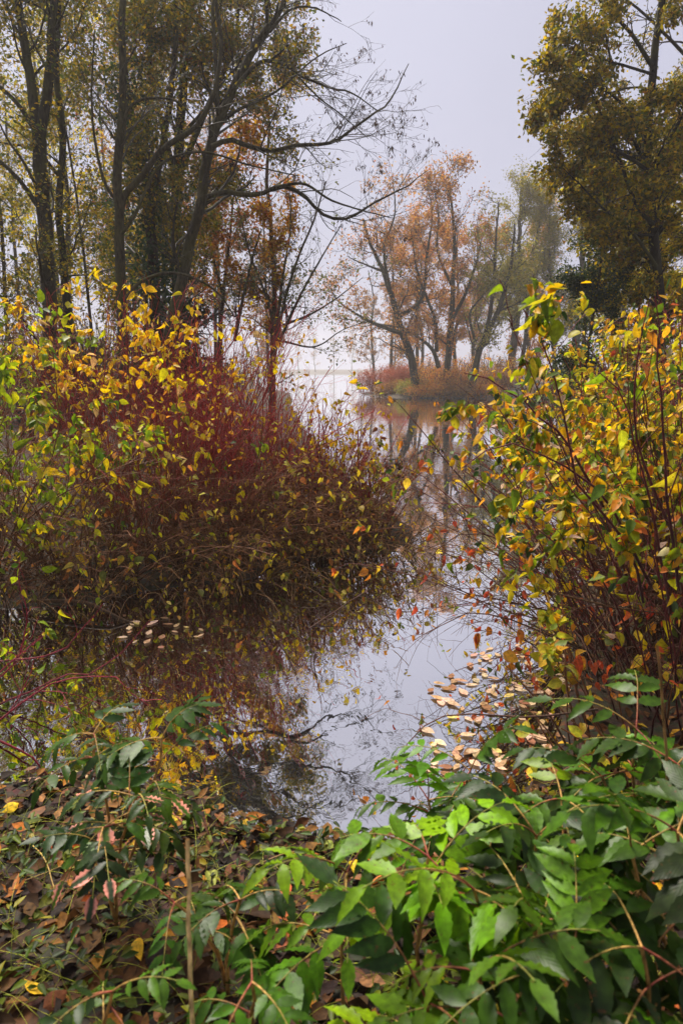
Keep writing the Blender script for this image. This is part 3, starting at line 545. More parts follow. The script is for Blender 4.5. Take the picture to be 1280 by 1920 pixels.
for x, y, h, ln_, lab in [(-3.4, -.6, 9.5, (1.2, 0), 'unseen tree added left of the camera to shade the foreground, outside the frame'), (3.3, -.4, 9.0, (-1.2, 0), 'unseen tree added right of the camera to shade the foreground, outside the frame')]:
    tree('added_shade_tree', lab, [(upright(x, y, h, ln_, .1), .16, .04)], [dict(LIMB, dens=2.2, L=(1.6, 3.2), t=(.45, 1)), dict(BR, dens=3), dict(TW, dens=4)], dict(n=3000, pal=P_OLIVE, size=.16, clump=1), bark=OLIVE, group='unseen trees added to shade the near bank')  # unseen trees added to block sky light and darken the foreground

# ------------------------------------------------------------------ leaf shapes shared by the single leaves
def leaf_mesh(name, mat, rows=6, width=.5, power=.75, tipp=1.0, fold=.18, curl=.2, teeth=0.0, wave=0.0, twist=0.0):
    """blade along +Y of length 1, midrib at x=0"""
    t = np.linspace(0, 1, rows + 1); hw = width * .5 * np.sin(np.pi * t ** power) ** tipp
    if teeth: hw = hw * (1 + teeth * np.where(np.arange(rows + 1) % 2 == 0, -1, 1) * ((t > .05) & (t < .97)))
    hw[0] = .012; hw[-1] = .004
    z0 = -curl * t ** 2; v, uv = [], []
    for i in range(rows + 1):
        ed = fold * hw[i] * 2 + wave * (1 if i % 2 else -1) * hw[i]; tw = twist * (t[i] - .3)
        for s in (-1, 0, 1):
            v.append((s * hw[i], t[i], z0[i] + abs(s) * ed + s * hw[i] * tw)); uv.append((.5 + s * hw[i] / (width + 1e-6), t[i]))
    f = []
    for i in range(rows):
        for s in (0, 1): a = i * 3 + s; f.append((a, a + 1, a + 4, a + 3))
    me = bpy.data.meshes.new(name); me.from_pydata(v, [], f); u = me.uv_layers.new(name='UVMap')
    for lp in me.loops: u.data[lp.index].uv = uv[lp.vertex_index]
    me.polygons.foreach_set('use_smooth', [True] * len(f)); me.materials.append(mat); return me
OV = [leaf_mesh('ovate_leaf', M_LEAF, 7, w_, .72, 1.0, fo, cu, twist=tw) for w_, fo, cu, tw in [(.56, .2, .25, .3), (.6, .12, .1, -.6), (.5, .45, .55, .2), (.52, .3, -.25, -.7), (.42, .9, .5, .6), (.46, .6, .8, -.9), (.64, .05, .3, .8)]]
OVS = [leaf_mesh('rimmed_leaf', M_SPOT, 7, w_, .72, .9, fo, cu, twist=tw) for w_, fo, cu, tw in [(.7, .15, .2, .3), (.75, .1, .05, -.3), (.66, .3, .3, .2)]]
MH = [leaf_mesh('leaflet', M_MAHO, 11, w_, .74, 1.05, fo, cu, teeth=.06, wave=wv, twist=tw) for w_, fo, cu, wv, tw in [(.37, .12, .2, .1, .2), (.41, .06, .08, .12, -.2), (.34, .2, .3, .14, .3), (.39, -.06, .42, .12, -.3)]]
MHE = [leaf_mesh('scorched_leaflet', M_MAHOE, 11, w_, .8, .85, .1, cu, teeth=.08, wave=.15) for w_, cu in [(.46, .15), (.5, .05)]]
FL = [leaf_mesh('fallen_leaf', M_DEAD, 6, w_, .75, 1.0, fo, cu, twist=tw) for w_, fo, cu, tw in [(.55, .2, .2, .4), (.6, .05, -.15, -.3), (.5, .5, .3, .2), (.62, -.1, .1, .3)]]
FLAT = [leaf_mesh('floating_leaf', M_DEAD, 6, w_, .75, 1.0, fo, cu) for w_, fo, cu in [(.5, .04, -.02), (.6, .05, -.04), (.44, .03, -.02)]]
def maple_mesh(name):
    lob = [(90, 1.0), (38, .82), (142, .82), (-8, .5), (188, .5)]; pts = []
    for k in range(len(lob)): pass
    order = sorted(lob); ring = []
    for i, (a, r) in enumerate(order):
        for da, q in ((-17, .52), (-9, .72), (-6, .68), (0, 1), (6, .68), (9, .72), (17, .52)): ring.append((a + da * (1 if abs(r) > .6 else .8), r * q))
        if i < len(order) - 1: ring.append(((a + order[i + 1][0]) / 2, .34))
    ring = [(-60, .12)] + ring + [(240, .12)]
    v = [(0, .22, .0)] + [(r * math.cos(math.radians(a)) * .6, .22 + r * math.sin(math.radians(a)) * .78, .12 * r * math.sin(3 * math.radians(a)) * r + .1 * r * r) for a, r in ring]
    f = [(0, i, i + 1) for i in range(1, len(v) - 1)] + [(0, len(v) - 1, 1)]
    me = bpy.data.meshes.new(name); me.from_pydata(v, [], f); u = me.uv_layers.new(name='UVMap')
    for lp in me.loops: c = v[lp.vertex_index]; u.data[lp.index].uv = (.5 + c[0], c[1])
    me.materials.append(M_DEAD); return me
MAPLE = maple_mesh('maple_leaf')

def blade(name, me, parent, p, ax, nor, ln, col):
    """one single leaf as an object of its own"""
    o = bpy.data.objects.new(name, me); ax = nrm(np.asarray(ax, float)); nor = np.asarray(nor, float); nor = nor - (nor @ ax) * ax
    nor = nrm(nor) if np.linalg.norm(nor) > 1e-6 else nrm(np.cross(ax, [1, 0, 0.3])); sd = np.cross(ax, nor)
    COL.objects.link(o); p = np.asarray(p, float)
    loc = p - WORLD[parent.name] if parent is not None else p
    if parent is not None: o.parent = parent
    mtx = Matrix(np.column_stack([sd, ax, nor]).tolist()).to_4x4()
    o.matrix_basis = Matrix.Translation(Vector(loc)) @ mtx @ Matrix.Diagonal((ln, ln, ln, 1)); o.color = (*[float(x) for x in col], 1)
    return o

# ------------------------------------------------------------------ dogwoods and other shrubs
RED0, RED1 = lin((84, 52, 34)), lin((158, 54, 48)); BRN0, BRN1 = lin((70, 48, 30)), lin((134, 86, 52))  # old wood browner; base tones also darkened as painted shade low in the bushes
def shrub(name, label, xy, nst, h, spread, lean=(0, 0), c0=RED0, c1=RED1, side=(4.5, 5.0), leaves=0, single=0, pal=None, size=.07, keep=None, kinds=OV, group=None, lenf=(.35, .8), base_r=.35, late=.1, r=.007, hand=(), nlead=6, bigjit=.25, hang=.7, side_leaf=.6):
    x, y = xy; z = gz(x, y); root = thing(name, label, 'shrub', (x, y, z), group)
    n = 10; P = np.empty((nst, n, 3)); a = U(0, 2 * math.pi, nst); rr = base_r * np.sqrt(rng.random(nst))
    P[:, 0] = np.stack([x + rr * np.cos(a), y + rr * np.sin(a), np.zeros(nst)], 1); P[:, 0, 2] = ground_z(P[:, 0, 0], P[:, 0, 1]) - .03
    d = nrm(np.stack([np.cos(a) * spread * rng.random(nst) + lean[0] * U(.4, 1.2, nst), np.sin(a) * spread * rng.random(nst) + lean[1] * U(.4, 1.2, nst), np.ones(nst) * U(.7, 1.1, nst)], 1))
    ln = h * U(.55, 1.12, nst); st = (ln / (n - 1))[:, None]
    for j in range(1, n):
        d = d + rng.normal(0, .09, (nst, 3)); d[:, :2] += np.asarray(lean) * .02; d[:, 2] -= late * .3 * (j / n); d = nrm(d); P[:, j] = P[:, j - 1] + d * st
    R = r * U(.6, 1.2, (nst, 1)) * np.linspace(1, .4, n)[None]
    if hand:
        Ph = np.stack([spline(q, n, .008) for q in hand]); Rh = (r * 1.25) * np.linspace(1, .3, n)[None].repeat(len(hand), 0)
        P = np.concatenate([Ph, P]); R = np.concatenate([Rh, R]); nlead = max(nlead, len(hand))
    for j in range(min(nlead, len(P))):
        g = G(); tubes(g, P[j:j + 1], R[j:j + 1], 6, c0, c1); part('stem', g, M_TWIG, root)
    g = G(); tubes(g, P[nlead:], R[nlead:], 4, c0, c1)
    P2, R2 = grow(P, R, side[0], t=(.22, 1), ang=(22, 58), L=lenf, n=6, wob=.16, trop=.03, rr=.6, rmin=.0022, late=late)
    P3, R3 = grow(P2, R2, side[1], t=(.2, 1), ang=(22, 60), L=(lenf[0] * .4, lenf[1] * .45), n=4, wob=.16, rr=.75, rmin=.0016)
    mid = c0 * .4 + c1 * .6
    tubes(g, P2, R2, 3, mid, c1, jit=.22); tubes(g, P3, R3, 3, mid, c1, jit=.25); part('twigs', g, M_TWIG, root, kind='stuff')
    if leaves:
        p, d = on_twigs(P3, leaves, (.1, 1), .5, .012, keep); g = G(); ln = U(size * .45, size * .95, len(p))
        leafcloud(g, p, nrm(d * .4 + rng.normal(0, .5, p.shape) - Z0 * hang), rng.normal(0, .6, p.shape) + Z0 * .7 - np.array([0, .4, 0]), ln, ln * U(.42, .62, len(p)), pick(pal, len(p)), six=True)
        part('small_leaves', g, M_CROWN, root, kind='stuff')
    if single:
        p, d = on_twigs(np.concatenate([P3[:, -3:], P2[:, -3:]]), single, (.05, 1), .2, .006, keep); cl = pick(pal, len(p), .1)
        for q in range(len(p)):
            ax = nrm(d[q] * .45 + rng.normal(0, .45, 3) - Z0 * hang); blade('leaf', kinds[rng.integers(len(kinds))], root, p[q], ax, rng.normal(0, .6, 3) + Z0 * .8 - np.array([0, .5, 0]), size * U(.7, 1.3), cl[q])
    return root
P_YEL = [((252, 212, 6), 4), ((242, 186, 10), 2.5), ((222, 200, 20), 2), ((238, 160, 50), 1), ((236, 190, 120), .6)]
P_YGN = [((172, 186, 18), 3), ((132, 156, 20), 3.4), ((210, 200, 20), 2), ((92, 120, 26), 2.2), ((236, 200, 20), .8)]
P_MIX = [((246, 196, 20), 4), ((238, 160, 36), 1.6), ((200, 192, 30), 3), ((140, 156, 30), 2.4), ((226, 126, 60), .7), ((236, 204, 160), .7), ((76, 100, 34), .9), ((200, 80, 50), .2)]
P_GRN = [((140, 158, 26), 3), ((98, 122, 26), 2.5), ((190, 180, 34), 2.4), ((226, 180, 30), 2), ((60, 84, 40), 1.5), ((224, 140, 50), .8), ((216, 186, 160), .5)]
P_FEW = [((240, 206, 40), 3), ((208, 190, 70), 2), ((226, 150, 70), 1), ((120, 120, 40), 1.5), ((150, 90, 50), 1.5)]
LG = 'red twigged dogwoods on the left bank'; top = lambda z0, f=.05: (lambda p: np.where(p[:, 2] > z0, 1.0, f))
shrub('dogwood', 'leafy yellow green dogwood filling the left edge of the photo', (-3.05, 5.5), 60, 2.35, .8, (.25, -.1), BRN0, BRN1, leaves=1500, single=280, pal=P_YGN, size=.095, keep=top(1.0, .3), group=LG)
shrub('dogwood', 'dogwood topped with a sheet of clear yellow leaves on the left bank', (-1.95, 6.5), 75, 2.25, .7, (.05, -.05), RED0, RED1, leaves=900, single=270, pal=P_YEL, size=.088, keep=top(1.75, .08), group=LG)
shrub('dogwood', 'tall red twigged dogwood in the middle of the left bank', (-1.4, 7.3), 90, 2.3, .6, (0, 0), RED0, lin((178, 52, 50)), leaves=160, single=45, pal=P_YEL, size=.08, keep=top(1.7, .15), group=LG)
shrub('dogwood', 'red twigged dogwood sloping down towards the channel', (-.8, 7.6), 80, 1.8, .5, (0, 0), RED0, lin((178, 52, 54)), leaves=160, single=40, pal=P_YEL, size=.08, keep=top(1.3, .15), group=LG)
shrub('dogwood', 'low crimson twigged dogwood near the tip of the left bank', (-.2, 7.7), 75, 1.35, .5, (.03, 0), RED0, lin((164, 52, 66)), leaves=330, single=60, pal=P_YEL, size=.08, keep=top(.9, .15), group=LG)
shrub('dogwood', 'lowest dogwood at the water tip of the left bank with hanging dry leaves', (.25, 7.6), 60, .98, .5, (.03, -.1), RED0, RED1, leaves=700, single=70, pal=P_FEW + [((70, 54, 40), 2), ((150, 150, 40), 2)], size=.08, group=LG, lenf=(.25, .6))
shrub('dogwood', 'brown tangled dogwood leaning low over the water on the left', (-2.2, 5.75), 70, 1.55, 1.0, (.15, -.25), BRN0, BRN1, leaves=330, single=60, pal=P_FEW + P_YGN, size=.075, group=LG, late=.35)
shrub('dogwood', 'brown tangled dogwood arching over dark water below the red twigs', (-1.25, 6.3), 95, 1.5, 1.0, (.12, -.22), BRN0, BRN1, leaves=260, single=45, pal=P_FEW, size=.075, group=LG, late=.35)
shrub('dogwood', 'brown twiggy dogwood at the water edge nearest the channel', (-.45, 6.85), 95, 1.35, .9, (.15, -.2), BRN0, BRN1, leaves=260, single=45, pal=P_FEW, size=.075, group=LG, late=.35)
for fx, fy, lab in [(-2.75, 5.35, 'fringe of dry brown stems trailing into the water at far left'), (-1.75, 5.75, 'fringe of dry brown stems trailing into the water below the yellow dogwood'), (-.9, 6.25, 'fringe of dry brown stems trailing into the water below the tall red dogwood'),
                    (-.1, 6.75, 'fringe of dry brown stems trailing into the water below the sloping dogwood'), (.3, 7.1, 'fringe of dry stems trailing into the water at the tip of the left bank')]:
    shrub('sedge_shrub', lab, (fx, fy), 90, .95, 1.0, (.1, -.55), BRN0, lin((140, 102, 58)), leaves=260, single=22, pal=P_FEW, size=.065, group='fringe along the left bank', late=.75, lenf=(.25, .6), base_r=.5, side=(3.5, 4), r=.005)
shrub('dogwood', 'red dogwood behind the yellow topped one', (-2.9, 8.3), 70, 2.35, .7, (0, 0), RED0, RED1, leaves=260, single=20, pal=P_YEL, size=.08, keep=top(1.7, .1), group=LG)
shrub('dogwood', 'dogwood at far left behind the leafy green one', (-4.3, 7.6), 60, 2.4, .8, (.1, 0), RED0, RED1, leaves=1500, single=60, pal=P_YGN, size=.09, keep=top(1.4, .1), group=LG)
shrub('dogwood', 'dogwood hidden behind the tall red one', (-1.9, 9.2), 60, 2.3, .6, (0, 0), RED0, RED1, leaves=120, single=15, pal=P_YEL, size=.08, keep=top(1.7, .1), group=LG)

RG = 'leafy dogwoods on the right bank'
h1 = [pl([(1205,1130),(1170,1010),(1080,900),(1060,790),(1020,660),(975,572)], 2.9), pl([(1255,1150),(1230,1000),(1180,800),(1150,720),(1120,690)], 2.8), pl([(1220,1100),(1130,930),(1030,860),(940,830),(860,880)], 2.9),
      pl([(1130,950),(1060,830),(1000,770),(930,720),(870,700)], 3.1), pl([(1270,1100),(1250,900),(1235,700),(1225,560)], 2.6), pl([(1260,1000),(1200,850),(1190,700),(1215,560)], 2.9)]
shrub('dogwood', 'big leafy dogwood with dark red stems close at the right edge', (1.82, 3.35), 38, 2.25, .7, (-.14, -.08), lin((64, 34, 32)), lin((110, 42, 44)), leaves=2400, single=300, pal=P_GRN + P_GRN + P_MIX, size=.08, keep=top(1.25, .15), group=RG, hand=h1, side=(4, 4), r=.006)
shrub('dogwood', 'dogwood of orange and yellow leaves leaning over the channel', (2.0, 4.4), 70, 2.0, .8, (-.22, 0), lin((66, 46, 34)), lin((112, 62, 50)), late=.25, leaves=1500, single=230, pal=P_MIX + P_GRN + [((232, 140, 50), 3), ((226, 110, 60), 1.5)], size=.072, keep=lambda p: np.where(p[:, 2] > 1.05, 1, .12), group=RG)
h2 = [pl([(1150,1300),(1030,1120),(930,1040),(850,990),(790,960)], 3.5), pl([(1120,1330),(990,1345),(880,1340),(800,1360),(745,1440)], 2.75), pl([(1060,1150),(960,1130),(870,1110),(800,1080),(745,1050)], 3.9), pl([(1100,1220),(1000,1180),(900,1150),(830,1170),(770,1200)], 3.6), pl([(1090,1120),(980,1030),(880,1000),(820,1030),(780,1110)], 3.8)]
shrub('dogwood', 'bare tangled dogwood trailing thin twigs over the bright water', (1.8, 4.1), 80, 1.3, 1.0, (-.2, -.12), lin((60, 44, 32)), lin((104, 66, 50)), leaves=350, single=120, pal=[((236, 150, 50), 3), ((222, 100, 50), 3), ((206, 84, 54), 2), ((240, 196, 60), 2), ((90, 110, 40), 1.5)], size=.07, r=.005, group=RG, late=.5, hand=h2, lenf=(.4, .9))
shrub('dogwood', 'dark twiggy thicket behind the right edge dogwood', (2.5, 4.4), 110, 2.0, .9, (-.1, -.1), lin((70, 54, 38)), lin((100, 74, 50)), leaves=4200, single=120, pal=P_GRN + P_YEL, size=.09, keep=top(1.1, .12), group=RG, side=(6.5, 6), late=.2)
shrub('dogwood', 'yellow leaved dogwood second back along the right shore', (2.9, 6.3), 70, 2.1, .8, (-.25, 0), RED0, RED1, leaves=2000, single=110, pal=P_YEL + P_YGN + P_MIX, size=.085, keep=top(1.0, .3), group=RG)
shrub('dogwood', 'yellow green dogwood farthest back along the right shore', (4.3, 9.6), 60, 2.2, .8, (-.2, 0), RED0, RED1, leaves=2800, single=60, pal=P_YGN + P_YEL, size=.085, group=RG)
shrub('dogwood', 'dogwood behind the right hand thicket against the frame', (3.9, 6.8), 60, 2.4, .8, (0, 0), RED0, RED1, leaves=2600, single=60, pal=P_GRN + P_YEL, size=.09, keep=top(1.0, .3), group=RG)
shrub('snowberry', 'small rounded yellow green bush with rust rimmed leaves at the right bank foot', (1.42, 2.95), 26, .78, .9, (-.12, -.15), BRN0, BRN1, leaves=120, single=190, pal=[((206, 190, 40), 3), ((176, 176, 40), 3), ((226, 180, 50), 2), ((120, 140, 40), 1)], size=.068, kinds=OVS, keep=top(.62, .1), lenf=(.15, .3), side=(5, 5), hang=.25)
# thin crimson stems in the dark corner on the left
h3 = [pl([(-20,1330),(120,1270),(190,1255),(290,1160)], 3.6), pl([(-40,1300),(30,1240),(50,1160),(30,1080)], 3.7), pl([(-30,1370),(100,1280),(200,1270),(280,1320)], 3.3), pl([(-20,1380),(60,1420),(120,1480),(200,1530)], 2.9), pl([(0,1240),(90,1230),(140,1200),(190,1130)], 3.5)]
shrub('crimson_dogwood', 'young dogwood with thin crimson stems in the dark left corner of the water', (-2.05, 3.15), 12, 1.0, .9, (.25, .1), lin((120, 34, 44)), lin((150, 40, 56)), leaves=160, single=36, pal=P_YGN, size=.06, hand=h3, lenf=(.2, .5), r=.005)

# ------------------------------------------------------------------ evergreen mahonia plants of the foreground
TAN = lin((176, 132, 72)); PINKS = lin((140, 62, 52))
G_D = [((50, 78, 14), 3), ((64, 94, 16), 3), ((38, 58, 16), 2)]; G_L = [((106, 146, 6), 3), ((126, 158, 8), 3), ((84, 124, 8), 3), ((140, 156, 12), .4)]; G_M = G_D + [((76, 116, 12), 4)]
def mahonia(label, base, stems, pal, nl=8, leaf_len=(.2, .3), flet=.092, pink=0.0, group='mahonia plants on the near bank', up=.35, r=.006):
    bx, by = base; bz = gz(bx, by); root = thing('mahonia', label, 'shrub', (bx, by, bz), group)
    for (tx, ty, tY) in stems:
        tp = px(tx, ty, tY); b = np.array([bx + U(-.05, .05), by + U(-.05, .05), bz - .02]); mid = (b + tp) / 2 + np.array([U(-.05, .05), U(-.04, .04), .03])
        P = spline([b, mid, tp], 9, .006)[None]; g = G(); tubes(g, P, np.linspace(r, r * .6, 9)[None], 6, TAN * .8, TAN); part('stem', g, M_TWIG, root)
        a0 = U(0, 6.28)
        for k in range(nl):
            a = a0 + k * 2.4 + U(-.3, .3); L_ = U(*leaf_len); el = U(-.25, .9) * (1 if k < nl - 2 else 1.3) + up * .4; t0 = U(.78, 1.0) if k < nl - 3 else 1.0
            s = P[0][min(8, int(t0 * 8))]; d = np.array([math.cos(a) * math.cos(el), math.sin(a) * math.cos(el), math.sin(el)]); pts = [s]; n = 10
            for j in range(1, n): d = nrm(d + np.array([0, 0, -.13]) + rng.normal(0, .02, 3)); pts.append(pts[-1] + d * L_ / (n - 1))
            Q = np.array(pts); g = G(); tubes(g, Q[None], np.linspace(.0024, .0012, n)[None], 5, PINKS if U(0, 1) < .5 else TAN, lin((120, 128, 50)))
            cl = part('compound_leaf', g, M_TWIG, root, at=s); pairs = int(rng.integers(3, 6)); col = pick(pal, 1, .2)[0]; sc_ = U(.8, 1.15) * flet
            for q in range(pairs + 1):
                tt = .3 + .66 * q / pairs; i = min(int(tt * (n - 1)), n - 2); c = Q[i] + (Q[i + 1] - Q[i]) * (tt * (n - 1) - i); tg = nrm(Q[i + 1] - Q[i]); sd = nrm(np.cross(tg, Z0)); upv = np.cross(sd, tg)
                for s_ in ((-1, 1) if q < pairs else (0,)):
                    if U(0, 1) < .03: continue
                    ax = tg * (.55 if s_ else 1) + sd * s_ * .9 + upv * U(-.35, .1) + rng.normal(0, .07, 3); nn = upv + sd * s_ * U(-.1, .45) + rng.normal(0, .12, 3); sc2 = sc_ * (1.0 - .28 * abs(tt - .6)) * U(.88, 1.12)
                    pk = U(0, 1) < pink; blade('leaflet', (MHE if pk else MH)[rng.integers(2 if pk else 4)], cl, c, ax, nn, sc2, np.clip(col * U(.8, 1.25), 0, .9))
    return root
mahonia('dark mahonia with pink scorched leaflets on tan stems at the left', (-.72, 1.85), [(255, 1500, 1.75), (190, 1560, 1.7)], G_D, 8, pink=.14, flet=.08, leaf_len=(.16, .26))
mahonia('tall mahonia spreading over the dark water on the left', (-.8, 2.05), [(170, 1380, 2.05), (310, 1385, 2.0)], G_D, 7, flet=.08, leaf_len=(.16, .26))
mahonia('low shaded mahonia behind the dry pale stalk', (-.35, 1.6), [(330, 1690, 1.5), (455, 1700, 1.45)], G_D, 5, up=-.3, flet=.068, leaf_len=(.15, .22))
mahonia('dark mahonia in the lower left corner', (-.52, 1.25), [(210, 1850, 1.15)], G_D, 5, up=-.3, flet=.06, leaf_len=(.13, .2))
mahonia('dark mahonia at the bottom beside the dry pale stalk', (-.14, 1.25), [(470, 1850, 1.15)], G_D, 5, up=-.4, flet=.062, leaf_len=(.13, .2))
mahonia('bright lime mahonia leaning in at bottom centre', (.1, 1.25), [(650, 1640, 1.4)], G_L, 7, flet=.1)
mahonia('bright lime mahonia with large drooping leaflets in front of the pond', (.28, 1.3), [(800, 1600, 1.35), (900, 1660, 1.25)], G_L, 7, flet=.108)
mahonia('glossy green mahonia at the water edge right of centre', (.5, 2.0), [(880, 1440, 2.05), (800, 1500, 1.95)], G_M, 9)
mahonia('glossy mahonia with red leaf stalks right of the lime ones', (.6, 1.45), [(1000, 1570, 1.45), (1050, 1500, 1.6)], G_L + G_M, 8, flet=.1)
mahonia('tall glossy mahonia against the right edge', (.95, 1.7), [(1190, 1370, 1.75), (1130, 1450, 1.7), (1265, 1420, 1.6)], G_M, 9, flet=.108)
mahonia('dark mahonia filling the right edge below the tall one', (.85, 1.3), [(1180, 1600, 1.3), (1260, 1560, 1.25)], G_D + G_M, 8, flet=.108)
mahonia('dark mahonia in the lower right corner', (.68, 1.05), [(1200, 1790, 1.08), (1080, 1820, 1.08)], G_M, 8, flet=.1)
mahonia('green mahonia at the bottom edge right of centre', (.3, 1.05), [(900, 1830, 1.08), (790, 1880, 1.08)], G_M + G_L, 7, flet=.1)
mahonia('shaded mahonia below the red stalked one', (.5, 1.2), [(1000, 1720, 1.2)], G_D, 7, flet=.1)

# ------------------------------------------------------------------ dry stalks, twigs, fallen and floating leaves, grass
def stick(name, label, pts, r0, r1, c0, c1, group=None, cat='stalk'):
    pts = [np.asarray(p) for p in pts]; P = spline(pts, 14, r0 * .25)[None]; g = G(); tubes(g, P, np.linspace(r0, r1, 14)[None], 6, c0, c1); me = g.mesh(name, M_TWIG, pts[0])
    o = bpy.data.objects.new(name, me); link(o, None, pts[0]); return tag(o, label, cat, group)
def gp(x, y, lift=.0):
    """photo pixel on the near bank"""
    z = .2
    for _ in range(6): p = pxz(x, y, z); z = gz(p[0], p[1])
    p[2] = z + lift; return p
b = px(357, 1960, 1.12); 
stick('dry_stalk', 'straight pale dry stalk standing upright at lower left', [np.array([b[0], 1.14, gz(b[0], 1.14) - .02]), px(356, 1800, 1.14), px(352, 1574, 1.16)], .0055, .004, lin((238, 206, 140)), lin((220, 182, 118)))
b = px(1248, 1640, 1.5)
stick('dry_stalk', 'tall thin tan stalk standing at the right edge', [np.array([b[0], 1.5, gz(b[0], 1.5) - .02]), px(1248, 1620, 1.48), px(1248, 1420, 1.46), px(1232, 1210, 1.45)], .0055, .003, lin((176, 138, 76)), lin((150, 110, 66)))
stick('sunken_branch', 'bare brown branch lying in the water below the left bank', [pxz(40, 1128, .06), pxz(150, 1128, .1), pxz(210, 1150, .06), pxz(260, 1175, -.03)], .018, .01, lin((104, 76, 50)), lin((90, 66, 44)), cat='branch')
stick('sunken_branch', 'thin straight twig rising from the water at mid channel', [pxz(545, 1200, -.03), px(600, 1165, 4.9), px(690, 1105, 5.2)], .006, .003, lin((84, 60, 46)), lin((110, 72, 56)), cat='branch')
for i, (a, c, lab) in enumerate([((600, 1700), (560, 1790), 'short yellow straw on the litter beside the orange maple leaf'), ((1060, 1620), (880, 1760), 'bent tan twig under the mahonias right of centre'), ((470, 1640), (600, 1610), 'thin brown twig at the water edge below centre'),
     ((300, 1600), (20, 1670), 'thin straw across the left bank litter'), ((380, 1690), (480, 1800), 'curved pale stem beside the dry stalk'), ((40, 1580), (110, 1700), 'green stem lying across the lower left litter'),
     ((720, 1830), (600, 1760), 'dark twig under the bottom mahonia'), ((520, 1850), (660, 1870), 'brown twig lying along the bottom edge')]):
    p, q = gp(*a, lift=.03), gp(*c, lift=.02); stick('fallen_twig', lab, [p, (p + q) / 2 + np.array([.02, .01, .03]), q], .003, .0018, lin((176, 148, 70)) if i in (0, 3, 5) else lin((120, 88, 58)), lin((150, 120, 70)), 'twigs on the near bank', 'twig')

def on_ground(x, y, lift=.012): return np.array([x, y, gz(x, y) + lift])
def fallen(name, me, p, ln, col, label, cat, group=None, tilt=.25):
    a = U(0, 6.28); o = blade(name, me, None, p, (math.cos(a), math.sin(a), U(-.1, .2)), np.array([0, 0, 1]) + rng.normal(0, tilt, 3), ln, col); return tag(o, label, cat, group)
for x, y, ln, c, lab in [(628, 1742, .11, (232, 150, 30), 'bright orange maple leaf on the litter at bottom centre'), (530, 1800, .11, (178, 92, 48), 'rust brown maple leaf on the litter left of centre'), (530, 1745, .08, (196, 104, 52), 'reddish maple leaf above the rust brown one'),
                         (25, 1700, .12, (150, 88, 24), 'brown orange maple leaf at the left edge'), (970, 1670, .08, (220, 160, 60), 'tan yellow maple leaf under the right mahonias')]:
    p = gp(x, y, .03); o = blade('maple_leaf', MAPLE, None, p, (U(-.5, .5), 1, .1), (U(-.2, .2), -.35, 1), ln, lin(c)); tag(o, lab, 'leaf')
p = pxz(466, 1386, -.012); o = blade('maple_leaf', MAPLE, None, p, (.4, 1, 0), (0, 0, 1), .1, lin((196, 130, 30))); tag(o, 'amber maple leaf sunk just under the dark water', 'leaf')
CL = {'yellow': [((232, 184, 36), 3), ((220, 196, 90), 1)], 'brown': [((120, 76, 44), 3), ((92, 60, 44), 2), ((140, 92, 56), 1)], 'green': [((120, 140, 44), 2), ((150, 160, 70), 1)], 'orange': [((210, 116, 40), 2), ((190, 90, 40), 1)]}
def where(x, y):
    if pond_dist(x, y)[0] < .45: return 'at the water edge, ' + ('left half' if x < -.3 else 'right half')
    if x < -.75: return 'far left of the dry pale stalk'
    if x < -.28: return 'beside the dry pale stalk'
    if x < .12: return 'between dry stalk and lime mahonia'
    return 'under the right hand mahonias'
WORD = {'yellow': 'small yellow leaf fallen on dark litter', 'brown': 'curled brown leaf fallen on the near bank', 'green': 'still green leaf fallen on the near bank', 'orange': 'small orange leaf fallen on the near bank'}
for cname, cnt in (('yellow', 40), ('brown', 110), ('green', 34), ('orange', 36)):
    got = 0
    while got < cnt:
        x, y = U(-1.6, 1.3), U(1.05, 2.75)
        if pond_dist(x, y)[0] < .03: continue
        fallen('fallen_leaf', FL[rng.integers(4)], on_ground(x, y, U(.02, .05)), U(.05, .09), pick(CL[cname], 1)[0], WORD[cname] + ' ' + where(x, y), 'leaf', f'{cname} fallen leaves on the near bank', .35); got += 1
FCOL = {'pale pink': ((220, 184, 150), 1), 'tan': ((190, 150, 110), 1), 'dull brown': ((150, 104, 72), 1), 'straw yellow': ((228, 200, 116), 1)}
RAFTS = [('leaf floating in the raft by the left bank', 22, lambda: (U(230, 375), U(1152, 1212))), ('leaf floating in the raft under the right dogwood twigs', 90, lambda: (U(790, 1060), U(1270, 1450))),
         ('leaf floating at the left edge near the mahonia', 22, lambda: (U(20, 190), U(1430, 1540))), ('leaf floating at the foot of the right bank thicket', 40, lambda: (U(880, 1080), U(1200, 1290))), ('leaf floating by the tip of the left bank', 30, lambda: (U(600, 790), U(1020, 1075)))]
for lab, cnt, f in RAFTS:
    for _ in range(cnt):
        q = pxz(*f(), .006)
        if pond_dist(q[0], q[1])[0] > -.02: continue
        q2 = str(rng.choice(['pale pink', 'tan', 'dull brown', 'straw yellow'], p=[.42, .28, .2, .1])); a = U(0, 6.28); o = blade('floating_leaf', FLAT[rng.integers(3)], None, q + np.array([0, 0, U(0, .006)]), (math.cos(a), math.sin(a), 0), np.array([0, 0, 1]) + rng.normal(0, .05, 3), U(.05, .095), pick([FCOL[q2]], 1)[0])
        tag(o, q2 + ' ' + lab, 'leaf', 'leaves floating on the pond')
g = G(); n = 9000; x, y = U(-2.2, 1.9, n), U(.5, 3.0, n); ok = pond_dist(x, y) > -.06; x, y = x[ok], y[ok]; p = np.stack([x, y, ground_z(x, y) + U(.0, .035, len(x))], 1); a = U(0, 6.28, len(x))
